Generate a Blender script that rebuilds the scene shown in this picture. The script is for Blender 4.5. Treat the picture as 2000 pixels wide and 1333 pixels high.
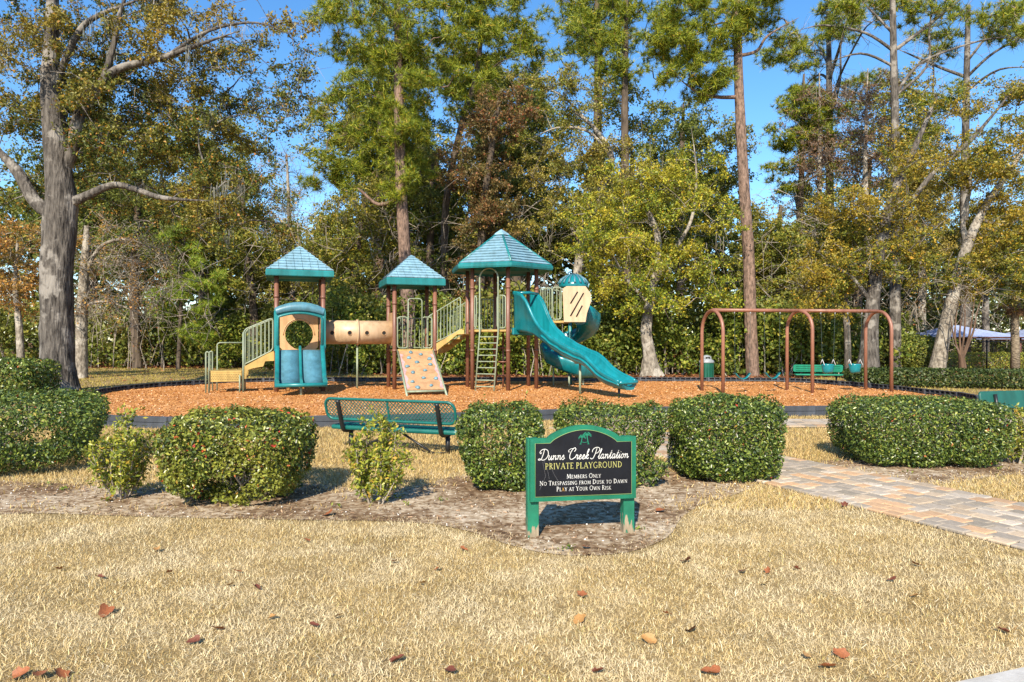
import bpy, math, random
import numpy as np
from mathutils import Vector, Matrix, noise as mnoise

# ------------------------------------------------------------------ clear
for o in list(bpy.data.objects):
    bpy.data.objects.remove(o, do_unlink=True)
scene = bpy.context.scene
COL = scene.collection
random.seed(7)

# ------------------------------------------------------------------ camera, sky, sun, exposure
EYE = 1.5
FPX = 1333.0                       # focal length in photo pixels (2000 px wide, 24 mm on 36 mm)
cam_d = bpy.data.cameras.new('camera')
cam_d.sensor_width = 36.0
cam_d.lens = 24.0
cam_d.clip_end = 2000.0
cam = bpy.data.objects.new('camera', cam_d)
COL.objects.link(cam)
cam.location = (0, 0, EYE)
cam.rotation_euler = (math.radians(90), 0, 0)
scene.camera = cam

SUN_EL = math.radians(37.0)
SUN_TRAVEL = Vector((0.22, 1.0, 0)).normalized()       # the way shadows fall on the ground
world = bpy.data.worlds.new('World')
scene.world = world
world.use_nodes = True
wnt = world.node_tree
wnt.nodes.clear()
wo = wnt.nodes.new('ShaderNodeOutputWorld')
bg = wnt.nodes.new('ShaderNodeBackground')
sky = wnt.nodes.new('ShaderNodeTexSky')
sky.sky_type = 'NISHITA'
sky.sun_disc = False
sky.sun_elevation = SUN_EL
sky.sun_rotation = math.atan2(-SUN_TRAVEL.x, -SUN_TRAVEL.y)
sky.air_density = 1.0
sky.dust_density = 0.25
sky.ozone_density = 3.0
bg.inputs['Strength'].default_value = 0.135
hs = wnt.nodes.new('ShaderNodeHueSaturation')            # clear winter air: deeper blue all over
hs.inputs['Saturation'].default_value = 1.24
wnt.links.new(sky.outputs[0], hs.inputs['Color'])
wnt.links.new(hs.outputs[0], bg.inputs['Color'])
wnt.links.new(bg.outputs[0], wo.inputs['Surface'])

sun_d = bpy.data.lights.new('sun', 'SUN')
sun_d.energy = 5.0
sun_d.angle = math.radians(0.5)
sun_d.color = (1.0, 0.89, 0.72)
sun = bpy.data.objects.new('sun', sun_d)
COL.objects.link(sun)
L = Vector((SUN_TRAVEL.x * math.cos(SUN_EL), SUN_TRAVEL.y * math.cos(SUN_EL), -math.sin(SUN_EL)))
sun.rotation_euler = L.to_track_quat('-Z', 'Y').to_euler()
sun.location = (-5, -20, 20)

scene.view_settings.view_transform = 'Standard'
scene.view_settings.look = 'None'
scene.view_settings.gamma = 1.0
scene.view_settings.exposure = 0.86
scene.view_settings.use_curve_mapping = False
scene.render.engine = 'CYCLES'
scene.cycles.max_bounces = 6
scene.cycles.diffuse_bounces = 3
scene.cycles.transmission_bounces = 3
scene.cycles.transparent_max_bounces = 8
scene.cycles.use_denoising = True

# ------------------------------------------------------------------ helpers
def W(px, py, Y):
    """a photo position at depth Y, as a point of the place"""
    return Vector(((px - 1000.0) * Y / FPX, Y, EYE - (py - 666.5) * Y / FPX))

def tag(o, label=None, cat=None, group=None, kind=None):
    if label: o['label'] = label
    if cat: o['category'] = cat
    if group: o['group'] = group
    if kind: o['kind'] = kind
    return o

def empty(name, loc=(0, 0, 0), rz=0.0):
    o = bpy.data.objects.new(name, None)
    o.empty_display_size = 0.2
    o.location = loc
    o.rotation_euler = (0, 0, rz)
    COL.objects.link(o)
    return o

def link_mesh(name, me, mat=None, parent=None, loc=None, rz=0.0):
    o = bpy.data.objects.new(name, me)
    COL.objects.link(o)
    if mat is not None and len(me.materials) == 0:
        me.materials.append(mat)
    if parent is not None:
        o.parent = parent
    if loc is not None:
        o.location = loc
    if rz:
        o.rotation_euler = (0, 0, rz)
    return o

def dup(o, parent=None):
    c = o.copy()
    COL.objects.link(c)
    c.parent = parent
    for ch in o.children:
        dup(ch, c)
    return c

class MB:
    """collects shapes; build() links them as ONE mesh object"""
    def __init__(self, m=None):
        self.v = []; self.f = []; self.sm = []
        self.m = m or Matrix.Identity(4)
    def add(self, vs, fs, smooth=False):
        b = len(self.v)
        for p in vs:
            self.v.append(tuple(self.m @ Vector(p)))
        for f in fs:
            self.f.append(tuple(i + b for i in f)); self.sm.append(smooth)
        return self
    def box(self, c, s, rot=None, bev=0.0):
        x, y, z = s[0] / 2, s[1] / 2, s[2] / 2
        if bev > 0:
            b = min(bev, x * .9, y * .9, z * .9)
            vs = []
            # chamfered box: 24 verts
            fs = []
            idx = {}
            def pt(sx, sy, sz, k):
                p = [sx * x, sy * y, sz * z]
                for a in range(3):
                    if a != k:
                        p[a] -= (sx, sy, sz)[a] * b
                key = (sx, sy, sz, k)
                if key not in idx:
                    idx[key] = len(vs); vs.append(Vector(p))
                return idx[key]
            S = (-1, 1)
            for s_ in S:
                fs.append([pt(s_, -s_, -1, 0), pt(s_, s_, -1, 0), pt(s_, s_, 1, 0), pt(s_, -s_, 1, 0)])
                fs.append([pt(s_, s_, -1, 1), pt(-s_, s_, -1, 1), pt(-s_, s_, 1, 1), pt(s_, s_, 1, 1)])
                fs.append([pt(-1, -s_, s_, 2), pt(1, -s_, s_, 2), pt(1, s_, s_, 2), pt(-1, s_, s_, 2)])
            for a in S:
                for c_ in S:
                    fs.append([pt(a, c_, -1, 0), pt(a, c_, -1, 1), pt(a, c_, 1, 1), pt(a, c_, 1, 0)])
                    fs.append([pt(a, -1, c_, 0), pt(a, -1, c_, 2), pt(a, 1, c_, 2), pt(a, 1, c_, 0)])
                    fs.append([pt(-1, a, c_, 1), pt(-1, a, c_, 2), pt(1, a, c_, 2), pt(1, a, c_, 1)])
                    for d in S:
                        fs.append([pt(a, c_, d, 0), pt(a, c_, d, 1), pt(a, c_, d, 2)])
        else:
            vs = [Vector((a * x, b_ * y, c_ * z)) for c_ in (-1, 1) for b_ in (-1, 1) for a in (-1, 1)]
            fs = [(0, 2, 3, 1), (4, 5, 7, 6), (0, 1, 5, 4), (2, 6, 7, 3), (0, 4, 6, 2), (1, 3, 7, 5)]
        if rot is not None:
            vs = [rot @ p for p in vs]
        c = Vector(c)
        return self.add([p + c for p in vs], fs)
    def tube(self, pts, r, n=8, closed=False, cap=True):
        pts = [Vector(p) for p in pts]
        k = len(pts)
        rs = r if isinstance(r, (list, tuple)) else [r] * k
        tans = []
        for i in range(k):
            a = pts[(i - 1) % k] if (closed or i > 0) else pts[i]
            b = pts[(i + 1) % k] if (closed or i < k - 1) else pts[i]
            t = (b - a)
            tans.append(t.normalized() if t.length > 1e-9 else Vector((0, 0, 1)))
        t0 = tans[0]
        up = Vector((0, 0, 1)) if abs(t0.z) < .9 else Vector((1, 0, 0))
        nrm = (up - t0 * up.dot(t0)).normalized()
        vs = []
        for i in range(k):
            t = tans[i]
            nrm = (nrm - t * nrm.dot(t))
            nrm = nrm.normalized() if nrm.length > 1e-6 else t.orthogonal().normalized()
            bn = t.cross(nrm)
            for j in range(n):
                a = 2 * math.pi * j / n
                vs.append(pts[i] + (nrm * math.cos(a) + bn * math.sin(a)) * rs[i])
        fs = []
        for i in range(k if closed else k - 1):
            i2 = (i + 1) % k
            for j in range(n):
                j2 = (j + 1) % n
                fs.append((i * n + j, i * n + j2, i2 * n + j2, i2 * n + j))
        self.add(vs, fs, True)
        if cap and not closed:
            b = len(self.v) - len(vs)
            self.f.append(tuple(b + j for j in reversed(range(n)))); self.sm.append(False)
            self.f.append(tuple(b + (k - 1) * n + j for j in range(n))); self.sm.append(False)
        return self
    def loft(self, rings, closed=True, cap=True, smooth=True):
        n = len(rings[0]); vs = [p for r in rings for p in r]; fs = []
        for i in range(len(rings) - 1):
            for j in range(n if closed else n - 1):
                j2 = (j + 1) % n
                fs.append((i * n + j, i * n + j2, (i + 1) * n + j2, (i + 1) * n + j))
        b = len(self.v)
        self.add(vs, fs, smooth)
        if cap and closed:
            self.f.append(tuple(b + j for j in reversed(range(n)))); self.sm.append(False)
            e = b + (len(rings) - 1) * n
            self.f.append(tuple(e + j for j in range(n))); self.sm.append(False)
        return self
    def prism(self, poly, a, b, axes):
        """extrude a 2D polygon; axes = function (u, v, w) -> point"""
        n = len(poly)
        vs = [axes(u, v, a) for u, v in poly] + [axes(u, v, b) for u, v in poly]
        fs = [tuple(reversed(range(n))), tuple(range(n, 2 * n))]
        for i in range(n):
            j = (i + 1) % n
            fs.append((i, j, n + j, n + i))
        return self.add(vs, fs)
    def lathe(self, prof, n=20, c=(0, 0, 0), smooth=True):
        c = Vector(c)
        rings = []
        for r, z in prof:
            rings.append([c + Vector((r * math.cos(2 * math.pi * j / n), r * math.sin(2 * math.pi * j / n), z)) for j in range(n)])
        return self.loft(rings, True, True, smooth)
    def mesh(self, name):
        me = bpy.data.meshes.new(name)
        me.from_pydata(self.v, [], self.f)
        me.polygons.foreach_set('use_smooth', self.sm)
        me.update()
        return me
    def build(self, name, mat, parent=None, loc=None, rz=0.0, kind=None):
        o = link_mesh(name, self.mesh(name), mat, parent, loc, rz)
        if kind: o['kind'] = kind
        return o

def np_mesh(name, V, F, smooth=False):
    """V (n,3) float, F (m,k) int, all faces with k corners"""
    me = bpy.data.meshes.new(name)
    V = np.ascontiguousarray(V, dtype=np.float32); F = np.ascontiguousarray(F, dtype=np.int32)
    k = F.shape[1]
    me.vertices.add(len(V)); me.vertices.foreach_set('co', V.ravel())
    me.loops.add(F.size); me.loops.foreach_set('vertex_index', F.ravel())
    me.polygons.add(len(F)); me.polygons.foreach_set('loop_start', np.arange(0, F.size, k, dtype=np.int32))
    if smooth:
        me.polygons.foreach_set('use_smooth', np.ones(len(F), dtype=bool))
    me.update(calc_edges=True)
    return me

def rnd_unit(rng, n):
    v = rng.normal(size=(n, 3)); return v / np.linalg.norm(v, axis=1, keepdims=True)

def leaf_arrays(rng, P, size, aspect=0.55, up=0.35, N0=None, nb=0.0, fold=0.16):
    """one folded rhombic leaf (two triangles) at each point of P"""
    n = len(P)
    N = rnd_unit(rng, n); N[:, 2] += up
    if N0 is not None: N = N + N0 * nb
    N /= np.linalg.norm(N, axis=1, keepdims=True) + 1e-9
    R = rnd_unit(rng, n)
    T = np.cross(N, R); T /= np.linalg.norm(T, axis=1, keepdims=True) + 1e-9
    B = np.cross(N, T)
    Ls = (size * rng.uniform(.65, 1.3, n))[:, None]
    Ws = Ls * aspect
    V = np.empty((n, 4, 3))
    V[:, 0] = P - T * Ls / 2
    V[:, 2] = P + T * Ls / 2
    V[:, 1] = P + B * Ws / 2 + N * Ws * fold
    V[:, 3] = P - B * Ws / 2 + N * Ws * fold
    b = np.arange(n)[:, None] * 4
    F = np.concatenate([b + np.array([0, 2, 1]), b + np.array([0, 3, 2])], axis=0)
    return V.reshape(-1, 3), F

def sprig_leaves(rng, C, spread, n_per, leaf, ks=11):
    """small three-cornered leaves set along short twigs round each cluster centre; returns leaves and twigs"""
    n = len(C) * ks
    O = np.repeat(C, ks, 0); D = rnd_unit(rng, n); D[:, 2] = D[:, 2] * .7 + .12
    st = O + D * spread * .15; L_ = spread * rng.uniform(.9, 1.75, n)[:, None]
    droop = np.zeros((n, 3)); droop[:, 2] = -.16 * L_[:, 0]
    m = max(2, int(round(n_per * 2 / ks)))
    u = rng.uniform(.12, 1.05, (n, m, 1))
    P = (st[:, None] + D[:, None] * L_[:, None] * u + droop[:, None] * u * u + rng.normal(0, leaf * .42, (n, m, 3))).reshape(-1, 3)
    k = len(P); N = rnd_unit(rng, k); N[:, 2] += .4; N /= np.linalg.norm(N, axis=1, keepdims=True)
    T = np.cross(N, rnd_unit(rng, k)); T /= np.linalg.norm(T, axis=1, keepdims=True) + 1e-9
    B = np.cross(N, T); s = (leaf * rng.uniform(.6, 1.25, k))[:, None]
    V = np.empty((k, 3, 3)); V[:, 0] = P - T * s * .36 ; V[:, 1] = P + T * s * .10 + B * s * .30; V[:, 2] = P + T * s * .42 - B * s * .22
    tw = np.empty((n, 3, 3)); sd = np.cross(D, rnd_unit(rng, n)) * .006; tw[:, 0] = O - sd; tw[:, 1] = O + sd; tw[:, 2] = st + D * L_ + droop
    return (V.reshape(-1, 3), np.arange(k * 3).reshape(-1, 3)), (tw.reshape(-1, 3), np.arange(n * 3).reshape(-1, 3))

def needle_arrays(rng, P, D, per=26, length=0.26, width=0.012, cone=0.85):
    """tufts of pine needles at P pointing along D"""
    n = len(P)
    Pn = np.repeat(P, per, 0); Dn = np.repeat(D, per, 0)
    dirs = Dn * rng.uniform(.1, 1.0, (n * per, 1)) + rnd_unit(rng, n * per) * cone
    dirs /= np.linalg.norm(dirs, axis=1, keepdims=True) + 1e-9
    side = np.cross(dirs, rnd_unit(rng, n * per)); side /= np.linalg.norm(side, axis=1, keepdims=True) + 1e-9
    Ls = (length * rng.uniform(.6, 1.2, n * per))[:, None]
    V = np.empty((n * per, 3, 3))
    V[:, 0] = Pn + side * width / 2
    V[:, 1] = Pn - side * width / 2
    V[:, 2] = Pn + dirs * Ls
    V[:, 2, 2] -= (Ls[:, 0] * .12)
    return V.reshape(-1, 3), np.arange(n * per * 3).reshape(-1, 3)

def merge(parts):
    Vs, Fs, b = [], [], 0
    for V, F in parts:
        Vs.append(V); Fs.append(F + b); b += len(V)
    return np.concatenate(Vs), np.concatenate(Fs)

def catmull(pts, per=6):
    pts = [Vector(p) for p in pts]
    out = []
    for i in range(len(pts) - 1):
        p0 = pts[max(i - 1, 0)]; p1 = pts[i]; p2 = pts[i + 1]; p3 = pts[min(i + 2, len(pts) - 1)]
        for k in range(per):
            t = k / per
            out.append(0.5 * ((2 * p1) + (p2 - p0) * t + (2 * p0 - 5 * p1 + 4 * p2 - p3) * t * t + (3 * p1 - p0 - 3 * p2 + p3) * t ** 3))
    out.append(pts[-1])
    return out

def interp(tab, t):
    """smooth interpolation in a list of tuples (t, a, b, ...)"""
    if t <= tab[0][0]: return tab[0][1:]
    for a, b in zip(tab, tab[1:]):
        if t <= b[0]:
            s = (t - a[0]) / (b[0] - a[0]); s = s * s * (3 - 2 * s)
            return tuple(x + (y - x) * s for x, y in zip(a[1:], b[1:]))
    return tab[-1][1:]

# ------------------------------------------------------------------ materials
class NT:
    def __init__(self, name):
        self.mat = bpy.data.materials.new(name); self.mat.use_nodes = True
        self.nt = self.mat.node_tree; self.nt.nodes.clear()
        self.out = self.n('ShaderNodeOutputMaterial')
    def n(self, t, **kw):
        nd = self.nt.nodes.new(t)
        for k, v in kw.items(): setattr(nd, k, v)
        return nd
    def l(self, a, b): self.nt.links.new(a, b)
    def ramp(self, fac, stops, interp='LINEAR'):
        r = self.n('ShaderNodeValToRGB'); r.color_ramp.interpolation = interp
        el = r.color_ramp.elements
        while len(el) < len(stops): el.new(0.5)
        for e, (p, c) in zip(el, stops):
            e.position = p; e.color = (c[0], c[1], c[2], 1)
        self.l(fac, r.inputs[0]); return r.outputs[0]
    def noise(self, scale, detail=4, rough=.55, coord='Object', dist=0.0):
        tc = self.n('ShaderNodeTexCoord'); t = self.n('ShaderNodeTexNoise')
        t.inputs['Scale'].default_value = scale; t.inputs['Detail'].default_value = detail
        t.inputs['Roughness'].default_value = rough; t.inputs['Distortion'].default_value = dist
        self.l(tc.outputs[coord], t.inputs['Vector']); return t.outputs['Fac']
    def mix(self, fac, a, b, mode='MIX'):
        m = self.n('ShaderNodeMix', data_type='RGBA', blend_type=mode)
        for s, v in ((0, fac), (6, a), (7, b)):
            if isinstance(v, (int, float)): m.inputs[s].default_value = v
            elif isinstance(v, (tuple, list)): m.inputs[s].default_value = (v[0], v[1], v[2], 1)
            else: self.l(v, m.inputs[s])
        return m.outputs[2]
    def bump(self, h, strength=.4, dist=.01):
        b = self.n('ShaderNodeBump'); b.inputs['Strength'].default_value = strength; b.inputs['Distance'].default_value = dist
        self.l(h, b.inputs['Height']); return b.outputs[0]
    def bsdf(self, color, rough=.6, normal=None, spec=.5, metal=0.0, coat=0.0):
        p = self.n('ShaderNodeBsdfPrincipled')
        if isinstance(color, (tuple, list)): p.inputs['Base Color'].default_value = (color[0], color[1], color[2], 1)
        else: self.l(color, p.inputs['Base Color'])
        if isinstance(rough, (int, float)): p.inputs['Roughness'].default_value = rough
        else: self.l(rough, p.inputs['Roughness'])
        p.inputs['Specular IOR Level'].default_value = spec
        p.inputs['Metallic'].default_value = metal
        p.inputs['Coat Weight'].default_value = coat
        if normal is not None: self.l(normal, p.inputs['Normal'])
        self.l(p.outputs[0], self.out.inputs['Surface']); return p

def painted(name, col, rough=.45, var=.12, scale=3.0, spec=.5, wear=None, bumps=.08, coat=0.0):
    t = NT(name)
    col = tuple(c * .78 for c in col)
    n1 = t.noise(scale, 5, .6)
    n2 = t.noise(scale * 14, 3, .6)
    tg = t.n('ShaderNodeTexCoord'); mg = t.n('ShaderNodeMapping'); mg.inputs['Scale'].default_value = (5, 5, .7)
    t.l(tg.outputs['Object'], mg.inputs[0]); ng = t.n('ShaderNodeTexNoise'); ng.inputs['Scale'].default_value = 1.6; ng.inputs['Detail'].default_value = 5
    t.l(mg.outputs[0], ng.inputs['Vector']); grime = t.ramp(ng.outputs['Fac'], [(.42, (1, 1, 1)), (.72, (.74, .72, .68))])
    dark = tuple(c * (1 - var * 1.6) for c in col); lite = tuple(min(1, c * (1 + var) + var * .02) for c in col)
    c = t.ramp(n1, [(.3, dark), (.7, lite)])
    if wear:
        w = t.ramp(n2, [(.62, (0, 0, 0)), (.72, (1, 1, 1))])
        c = t.mix(w, c, wear)
    c = t.mix(1.0, c, grime, 'MULTIPLY')
    rr = t.n('ShaderNodeMapRange'); t.l(n2, rr.inputs[0]); rr.inputs[3].default_value = rough - .1; rr.inputs[4].default_value = rough + .15
    t.bsdf(c, rr.outputs[0], t.bump(n2, bumps, .004), spec, coat=coat)
    return t.mat

def leafy(name, stops, transl=.28, rough=.5, spec=.35, patch=None, patch_scale=.5):
    """random colour for each leaf; patch = colour that drifts over whole boughs"""
    t = NT(name)
    g = t.n('ShaderNodeNewGeometry')
    c = t.ramp(g.outputs['Random Per Island'], stops)
    if patch:
        nz = t.noise(patch_scale, 3, .6)
        w = t.ramp(nz, [(.45, (0, 0, 0)), (.62, (1, 1, 1))])
        c = t.mix(w, c, t.mix(.6, c, patch))
    p = t.n('ShaderNodeBsdfPrincipled'); t.l(c, p.inputs['Base Color'])
    p.inputs['Roughness'].default_value = rough; p.inputs['Specular IOR Level'].default_value = spec
    tr = t.n('ShaderNodeBsdfTranslucent'); t.l(c, tr.inputs['Color'])
    m = t.n('ShaderNodeMixShader'); m.inputs[0].default_value = transl
    t.l(p.outputs[0], m.inputs[1]); t.l(tr.outputs[0], m.inputs[2]); t.l(m.outputs[0], t.out.inputs['Surface'])
    return t.mat

def bark(name, dark, lite, scale=6.0, stretch=(1, 1, .18), strength=.9, spots=None):
    t = NT(name)
    tc = t.n('ShaderNodeTexCoord'); mp = t.n('ShaderNodeMapping'); mp.inputs['Scale'].default_value = stretch
    t.l(tc.outputs['Object'], mp.inputs['Vector'])
    nz = t.n('ShaderNodeTexNoise'); nz.inputs['Scale'].default_value = scale; nz.inputs['Detail'].default_value = 6; nz.inputs['Roughness'].default_value = .65
    t.l(mp.outputs[0], nz.inputs['Vector'])
    vo = t.n('ShaderNodeTexVoronoi'); vo.inputs['Scale'].default_value = scale * 1.3; t.l(mp.outputs[0], vo.inputs['Vector'])
    c = t.ramp(nz.outputs['Fac'], [(.32, dark), (.62, lite)])
    h = t.mix(.5, nz.outputs['Fac'], vo.outputs['Distance'])
    if spots:
        s = t.noise(1.6, 4, .6)
        c = t.mix(t.ramp(s, [(.52, (0, 0, 0)), (.6, (1, 1, 1))]), c, spots)
    t.bsdf(c, .9, t.bump(h, strength, .05), .15)
    return t.mat

M = {}
M['teal'] = painted('teal_plastic', (.010, .225, .24), .34, .22, 1.2)
M['teal_slide'] = painted('glossy_teal_plastic', (.006, .235, .28), .20, .16, .9, bumps=.015)
M['bed_blue'] = painted('faded_and_sky_toned_blue_plastic', (.085, .245, .33), .42, .16, 2.5, wear=(.15, .33, .42))  # faded slide beds; on the hood crown it carries a painted sky reflection
M['shingle'] = painted('roof_shingle_plastic', (.27, .47, .58), .34, .14, 1.5, wear=(.30, .44, .52))  # faded teal, with the sky's gloss reflection put into the colour
M['brown'] = painted('brown_painted_steel', (.24, .105, .068), .4, .14, 2.0)
M['swing_brown'] = painted('clay_painted_steel', (.34, .15, .095), .42, .12, 2.0)
M['sage'] = painted('sage_painted_steel', (.30, .36, .25), .42, .10, 2.5)
M['tan'] = painted('tan_plastic', (.62, .38, .19), .42, .08, 1.6)
M['cream'] = painted('cream_plastic', (.66, .47, .29), .42, .07, 1.6)
M['deckyellow'] = painted('yellow_coated_deck', (.56, .38, .11), .55, .14, 3.0)
M['rock_panel'] = painted('climber_panel', (.60, .35, .18), .5, .10, 2.0)
M['rock_pink'] = painted('faded_pink_edge', (.72, .42, .42), .5, .12, 3.0)
M['hold'] = painted('blue_grey_hold', (.16, .31, .38), .5, .2, 6.0)
M['black_rubber'] = painted('black_plastic', (.012, .012, .014), .5, .2, 4.0)
M['timber'] = painted('black_plastic_timber', (.062, .072, .09), .55, .25, 3.0)
M['bench_green'] = painted('green_coated_mesh', (.004, .15, .13), .38, .14, 3.0)
M['bench_black'] = painted('black_coated_steel', (.016, .017, .018), .4, .2, 3.0)
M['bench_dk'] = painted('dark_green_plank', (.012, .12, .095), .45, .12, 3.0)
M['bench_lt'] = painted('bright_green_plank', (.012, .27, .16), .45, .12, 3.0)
M['bin_green'] = painted('green_bin', (.006, .12, .075), .4, .15, 3.0)
M['grey_lid'] = painted('grey_lid', (.35, .38, .4), .4, .1, 3.0)
M['dark'] = painted('dark_hole', (.012, .010, .008), .9, .1, 3.0)  # near-black standing for the shade inside holes and slots; also the bin flap
M['chain'] = painted('dull_chain', (.05, .075, .07), .45, .2, 8.0)
M['white_vinyl'] = painted('white_rope', (.7, .7, .7), .5, .05, 3.0)
M['shade_cloth'] = painted('shade_cloth', (.34, .42, .68), .8, .1, 1.0)
M['rust_post'] = painted('rust_brown_post', (.12, .035, .018), .6, .2, 2.0)
M['fence_black'] = painted('black_fence', (.008, .008, .009), .5, .1, 3.0)
M['concrete'] = painted('pale_concrete', (.62, .60, .56), .85, .1, 5.0, bumps=.4)
M['sign_green'] = painted('sign_green_paint', (.003, .19, .105), .42, .14, 6.0, wear=(.012, .20, .115))
M['sign_black'] = painted('sign_panel_black', (.008, .009, .014), .5, .2, 5.0, spec=.2)
M['sign_white'] = painted('sign_white_letters', (.82, .82, .80), .5, .03, 8.0)
M['sign_gold'] = painted('sign_gold_letters', (.52, .50, .16), .5, .05, 8.0)
M['sign_orange'] = painted('sign_faded_letter', (.62, .34, .06), .5, .05, 8.0)
M['sign_line'] = painted('sign_gold_line', (.30, .42, .14), .5, .05, 8.0)
M['scratch'] = painted('grey_scratch', (.16, .16, .18), .6, .1, 8.0)
# sign posts: paint peeled off near the ground
t = NT('peeling_green_post')
tc = t.n('ShaderNodeTexCoord'); sx = t.n('ShaderNodeSeparateXYZ'); t.l(tc.outputs['Object'], sx.inputs[0])
mp = t.n('ShaderNodeMapping'); mp.inputs['Scale'].default_value = (1, 1, .25); t.l(tc.outputs['Object'], mp.inputs[0])
nz = t.n('ShaderNodeTexNoise'); nz.inputs['Scale'].default_value = 34; nz.inputs['Detail'].default_value = 7; t.l(mp.outputs[0], nz.inputs['Vector'])
ma = t.n('ShaderNodeMath', operation='MULTIPLY_ADD'); t.l(sx.outputs[2], ma.inputs[0]); ma.inputs[1].default_value = -1.5; ma.inputs[2].default_value = .22
ad = t.n('ShaderNodeMath', operation='ADD'); t.l(ma.outputs[0], ad.inputs[0]); t.l(nz.outputs['Fac'], ad.inputs[1])
peel = t.ramp(ad.outputs[0], [(.60, (0, 0, 0)), (.63, (1, 1, 1))])
wood = t.ramp(nz.outputs['Fac'], [(.3, (.12, .095, .06)), (.7, (.32, .26, .175))])
gr = t.ramp(t.noise(7, 4), [(.3, (.003, .105, .058)), (.7, (.005, .165, .09))])
t.bsdf(t.mix(peel, gr, wood), .6, t.bump(nz.outputs['Fac'], .25, .006))
M['peel_post'] = t.mat

M['bark_oak'] = bark('oak_bark', (.020, .017, .015), (.135, .12, .104), 13.0, stretch=(1, 1, .2), strength=1.0, spots=(.23, .21, .185))
M['bark_pine'] = bark('pine_bark', (.052, .037, .029), (.25, .17, .13), 11.0, stretch=(1, 1, .35), strength=1.0)
M['bark_grey'] = bark('grey_bark', (.07, .058, .046), (.30, .265, .215), 10.0, stretch=(1, 1, .45), spots=(.36, .33, .28))
M['bark_dark'] = bark('dark_bark', (.035, .028, .022), (.13, .10, .075), 7.0)
M['bark_pale'] = bark('pale_twig_bark', (.15, .125, .10), (.36, .315, .26), 9.0)
M['bark_crape'] = bark('crape_bark', (.05, .032, .022), (.15, .095, .065), 6.0)
M['bark_palm'] = bark('palm_bark', (.09, .07, .05), (.26, .21, .15), 9.0, stretch=(1, 1, 2))

M['leaf_oak'] = leafy('oak_leaves', [(0, (0.034, 0.051, 0.010)), (.35, (0.079, 0.109, 0.017)), (.65, (0.146, 0.173, 0.027)), (.85, (0.244, 0.218, 0.033)), (.95, (0.403, 0.231, 0.031)), (1, (0.439, 0.154, 0.026))], patch=(0.366, 0.256, 0.036), patch_scale=.22)
M['leaf_dark'] = leafy('dark_leaves', [(0, (0.048, 0.074, 0.014)), (.5, (0.108, 0.147, 0.023)), (.85, (0.198, 0.227, 0.035)), (1, (0.349, 0.303, 0.044))], patch=(0.233, 0.216, 0.044), patch_scale=.2)
M['leaf_mid'] = leafy('olive_leaves', [(0, (0.083, 0.108, 0.018)), (.5, (0.177, 0.202, 0.028)), (.85, (0.310, 0.290, 0.039)), (1, (0.498, 0.327, 0.039))], patch=(0.332, 0.230, 0.052), patch_scale=.22)
M['leaf_yellow'] = leafy('yellow_green_leaves', [(0, (0.067, 0.109, 0.015)), (.35, (0.159, 0.211, 0.023)), (.68, (0.293, 0.339, 0.029)), (.90, (0.512, 0.461, 0.036)), (1, (0.600, 0.359, 0.031))], patch=(0.464, 0.359, 0.031), patch_scale=.4)
M['leaf_olive'] = leafy('olive_gold_leaves', [(0, (0.055, 0.077, 0.011)), (.4, (0.137, 0.160, 0.020)), (.72, (0.246, 0.237, 0.026)), (.92, (0.465, 0.333, 0.029)), (1, (0.601, 0.282, 0.029))], patch=(0.410, 0.269, 0.029), patch_scale=.35)
M['leaf_bright'] = leafy('sunlit_shrub_leaves', [(0, (.05, .085, .012)), (.4, (.13, .185, .022)), (.8, (.25, .29, .035)), (1, (.42, .36, .05))], transl=.3, patch=(.09, .12, .025), patch_scale=.5)  # brighter tone puts sunlight on the shrubs into the leaf colour
M['leaf_red'] = leafy('russet_leaves', [(0, (.07, .06, .02)), (.4, (.15, .105, .035)), (.75, (.24, .135, .05)), (.93, (.32, .15, .055)), (1, (.42, .08, .05))], patch=(.13, .14, .035), patch_scale=.35)
M['leaf_purple'] = leafy('purple_brown_leaves', [(0, (0.078, 0.051, 0.036)), (.6, (0.188, 0.110, 0.065)), (1, (0.312, 0.169, 0.072))])
M['leaf_orange'] = leafy('orange_leaves', [(0, (0.140, 0.118, 0.024)), (.4, (0.375, 0.195, 0.048)), (.8, (0.562, 0.254, 0.060)), (1, (0.600, 0.371, 0.072))], patch=(0.156, 0.169, 0.036))
M['needle'] = leafy('pine_needles', [(0, (0.055, 0.092, 0.009)), (.4, (0.157, 0.211, 0.016)), (.8, (0.315, 0.346, 0.024)), (.96, (0.465, 0.423, 0.034)), (1, (0.573, 0.307, 0.049))], transl=.25)
M['needle_pale'] = leafy('young_pine_needles', [(0, (0.110, 0.179, 0.021)), (.5, (0.244, 0.346, 0.036)), (.9, (0.415, 0.487, 0.062)), (1, (0.512, 0.282, 0.052))], transl=.3)
M['moss'] = leafy('hanging_moss', [(0, (.12, .12, .10)), (1, (.26, .26, .22))], transl=.2)
M['twig'] = leafy('bare_twigs', [(0, (.10, .085, .07)), (1, (.30, .26, .22))], transl=.0)
M['bush'] = leafy('hedge_leaves', [(0, (.020, .040, .008)), (.38, (.060, .100, .016)), (.74, (.135, .185, .030)), (.955, (.24, .28, .048)), (.994, (.31, .30, .05)), (.997, (.44, .09, .04)), (1, (.40, .05, .03))], transl=.13, rough=.33, spec=.5)
M['bush_red'] = leafy('hedge_leaves_with_red', [(0, (.024, .042, .008)), (.4, (.080, .112, .016)), (.74, (.180, .210, .030)), (.945, (.33, .33, .048)), (.974, (.36, .30, .05)), (.982, (.52, .07, .03)), (1, (.46, .035, .03))], transl=.13, rough=.33, spec=.5, patch=(.28, .28, .04), patch_scale=2.0)
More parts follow.
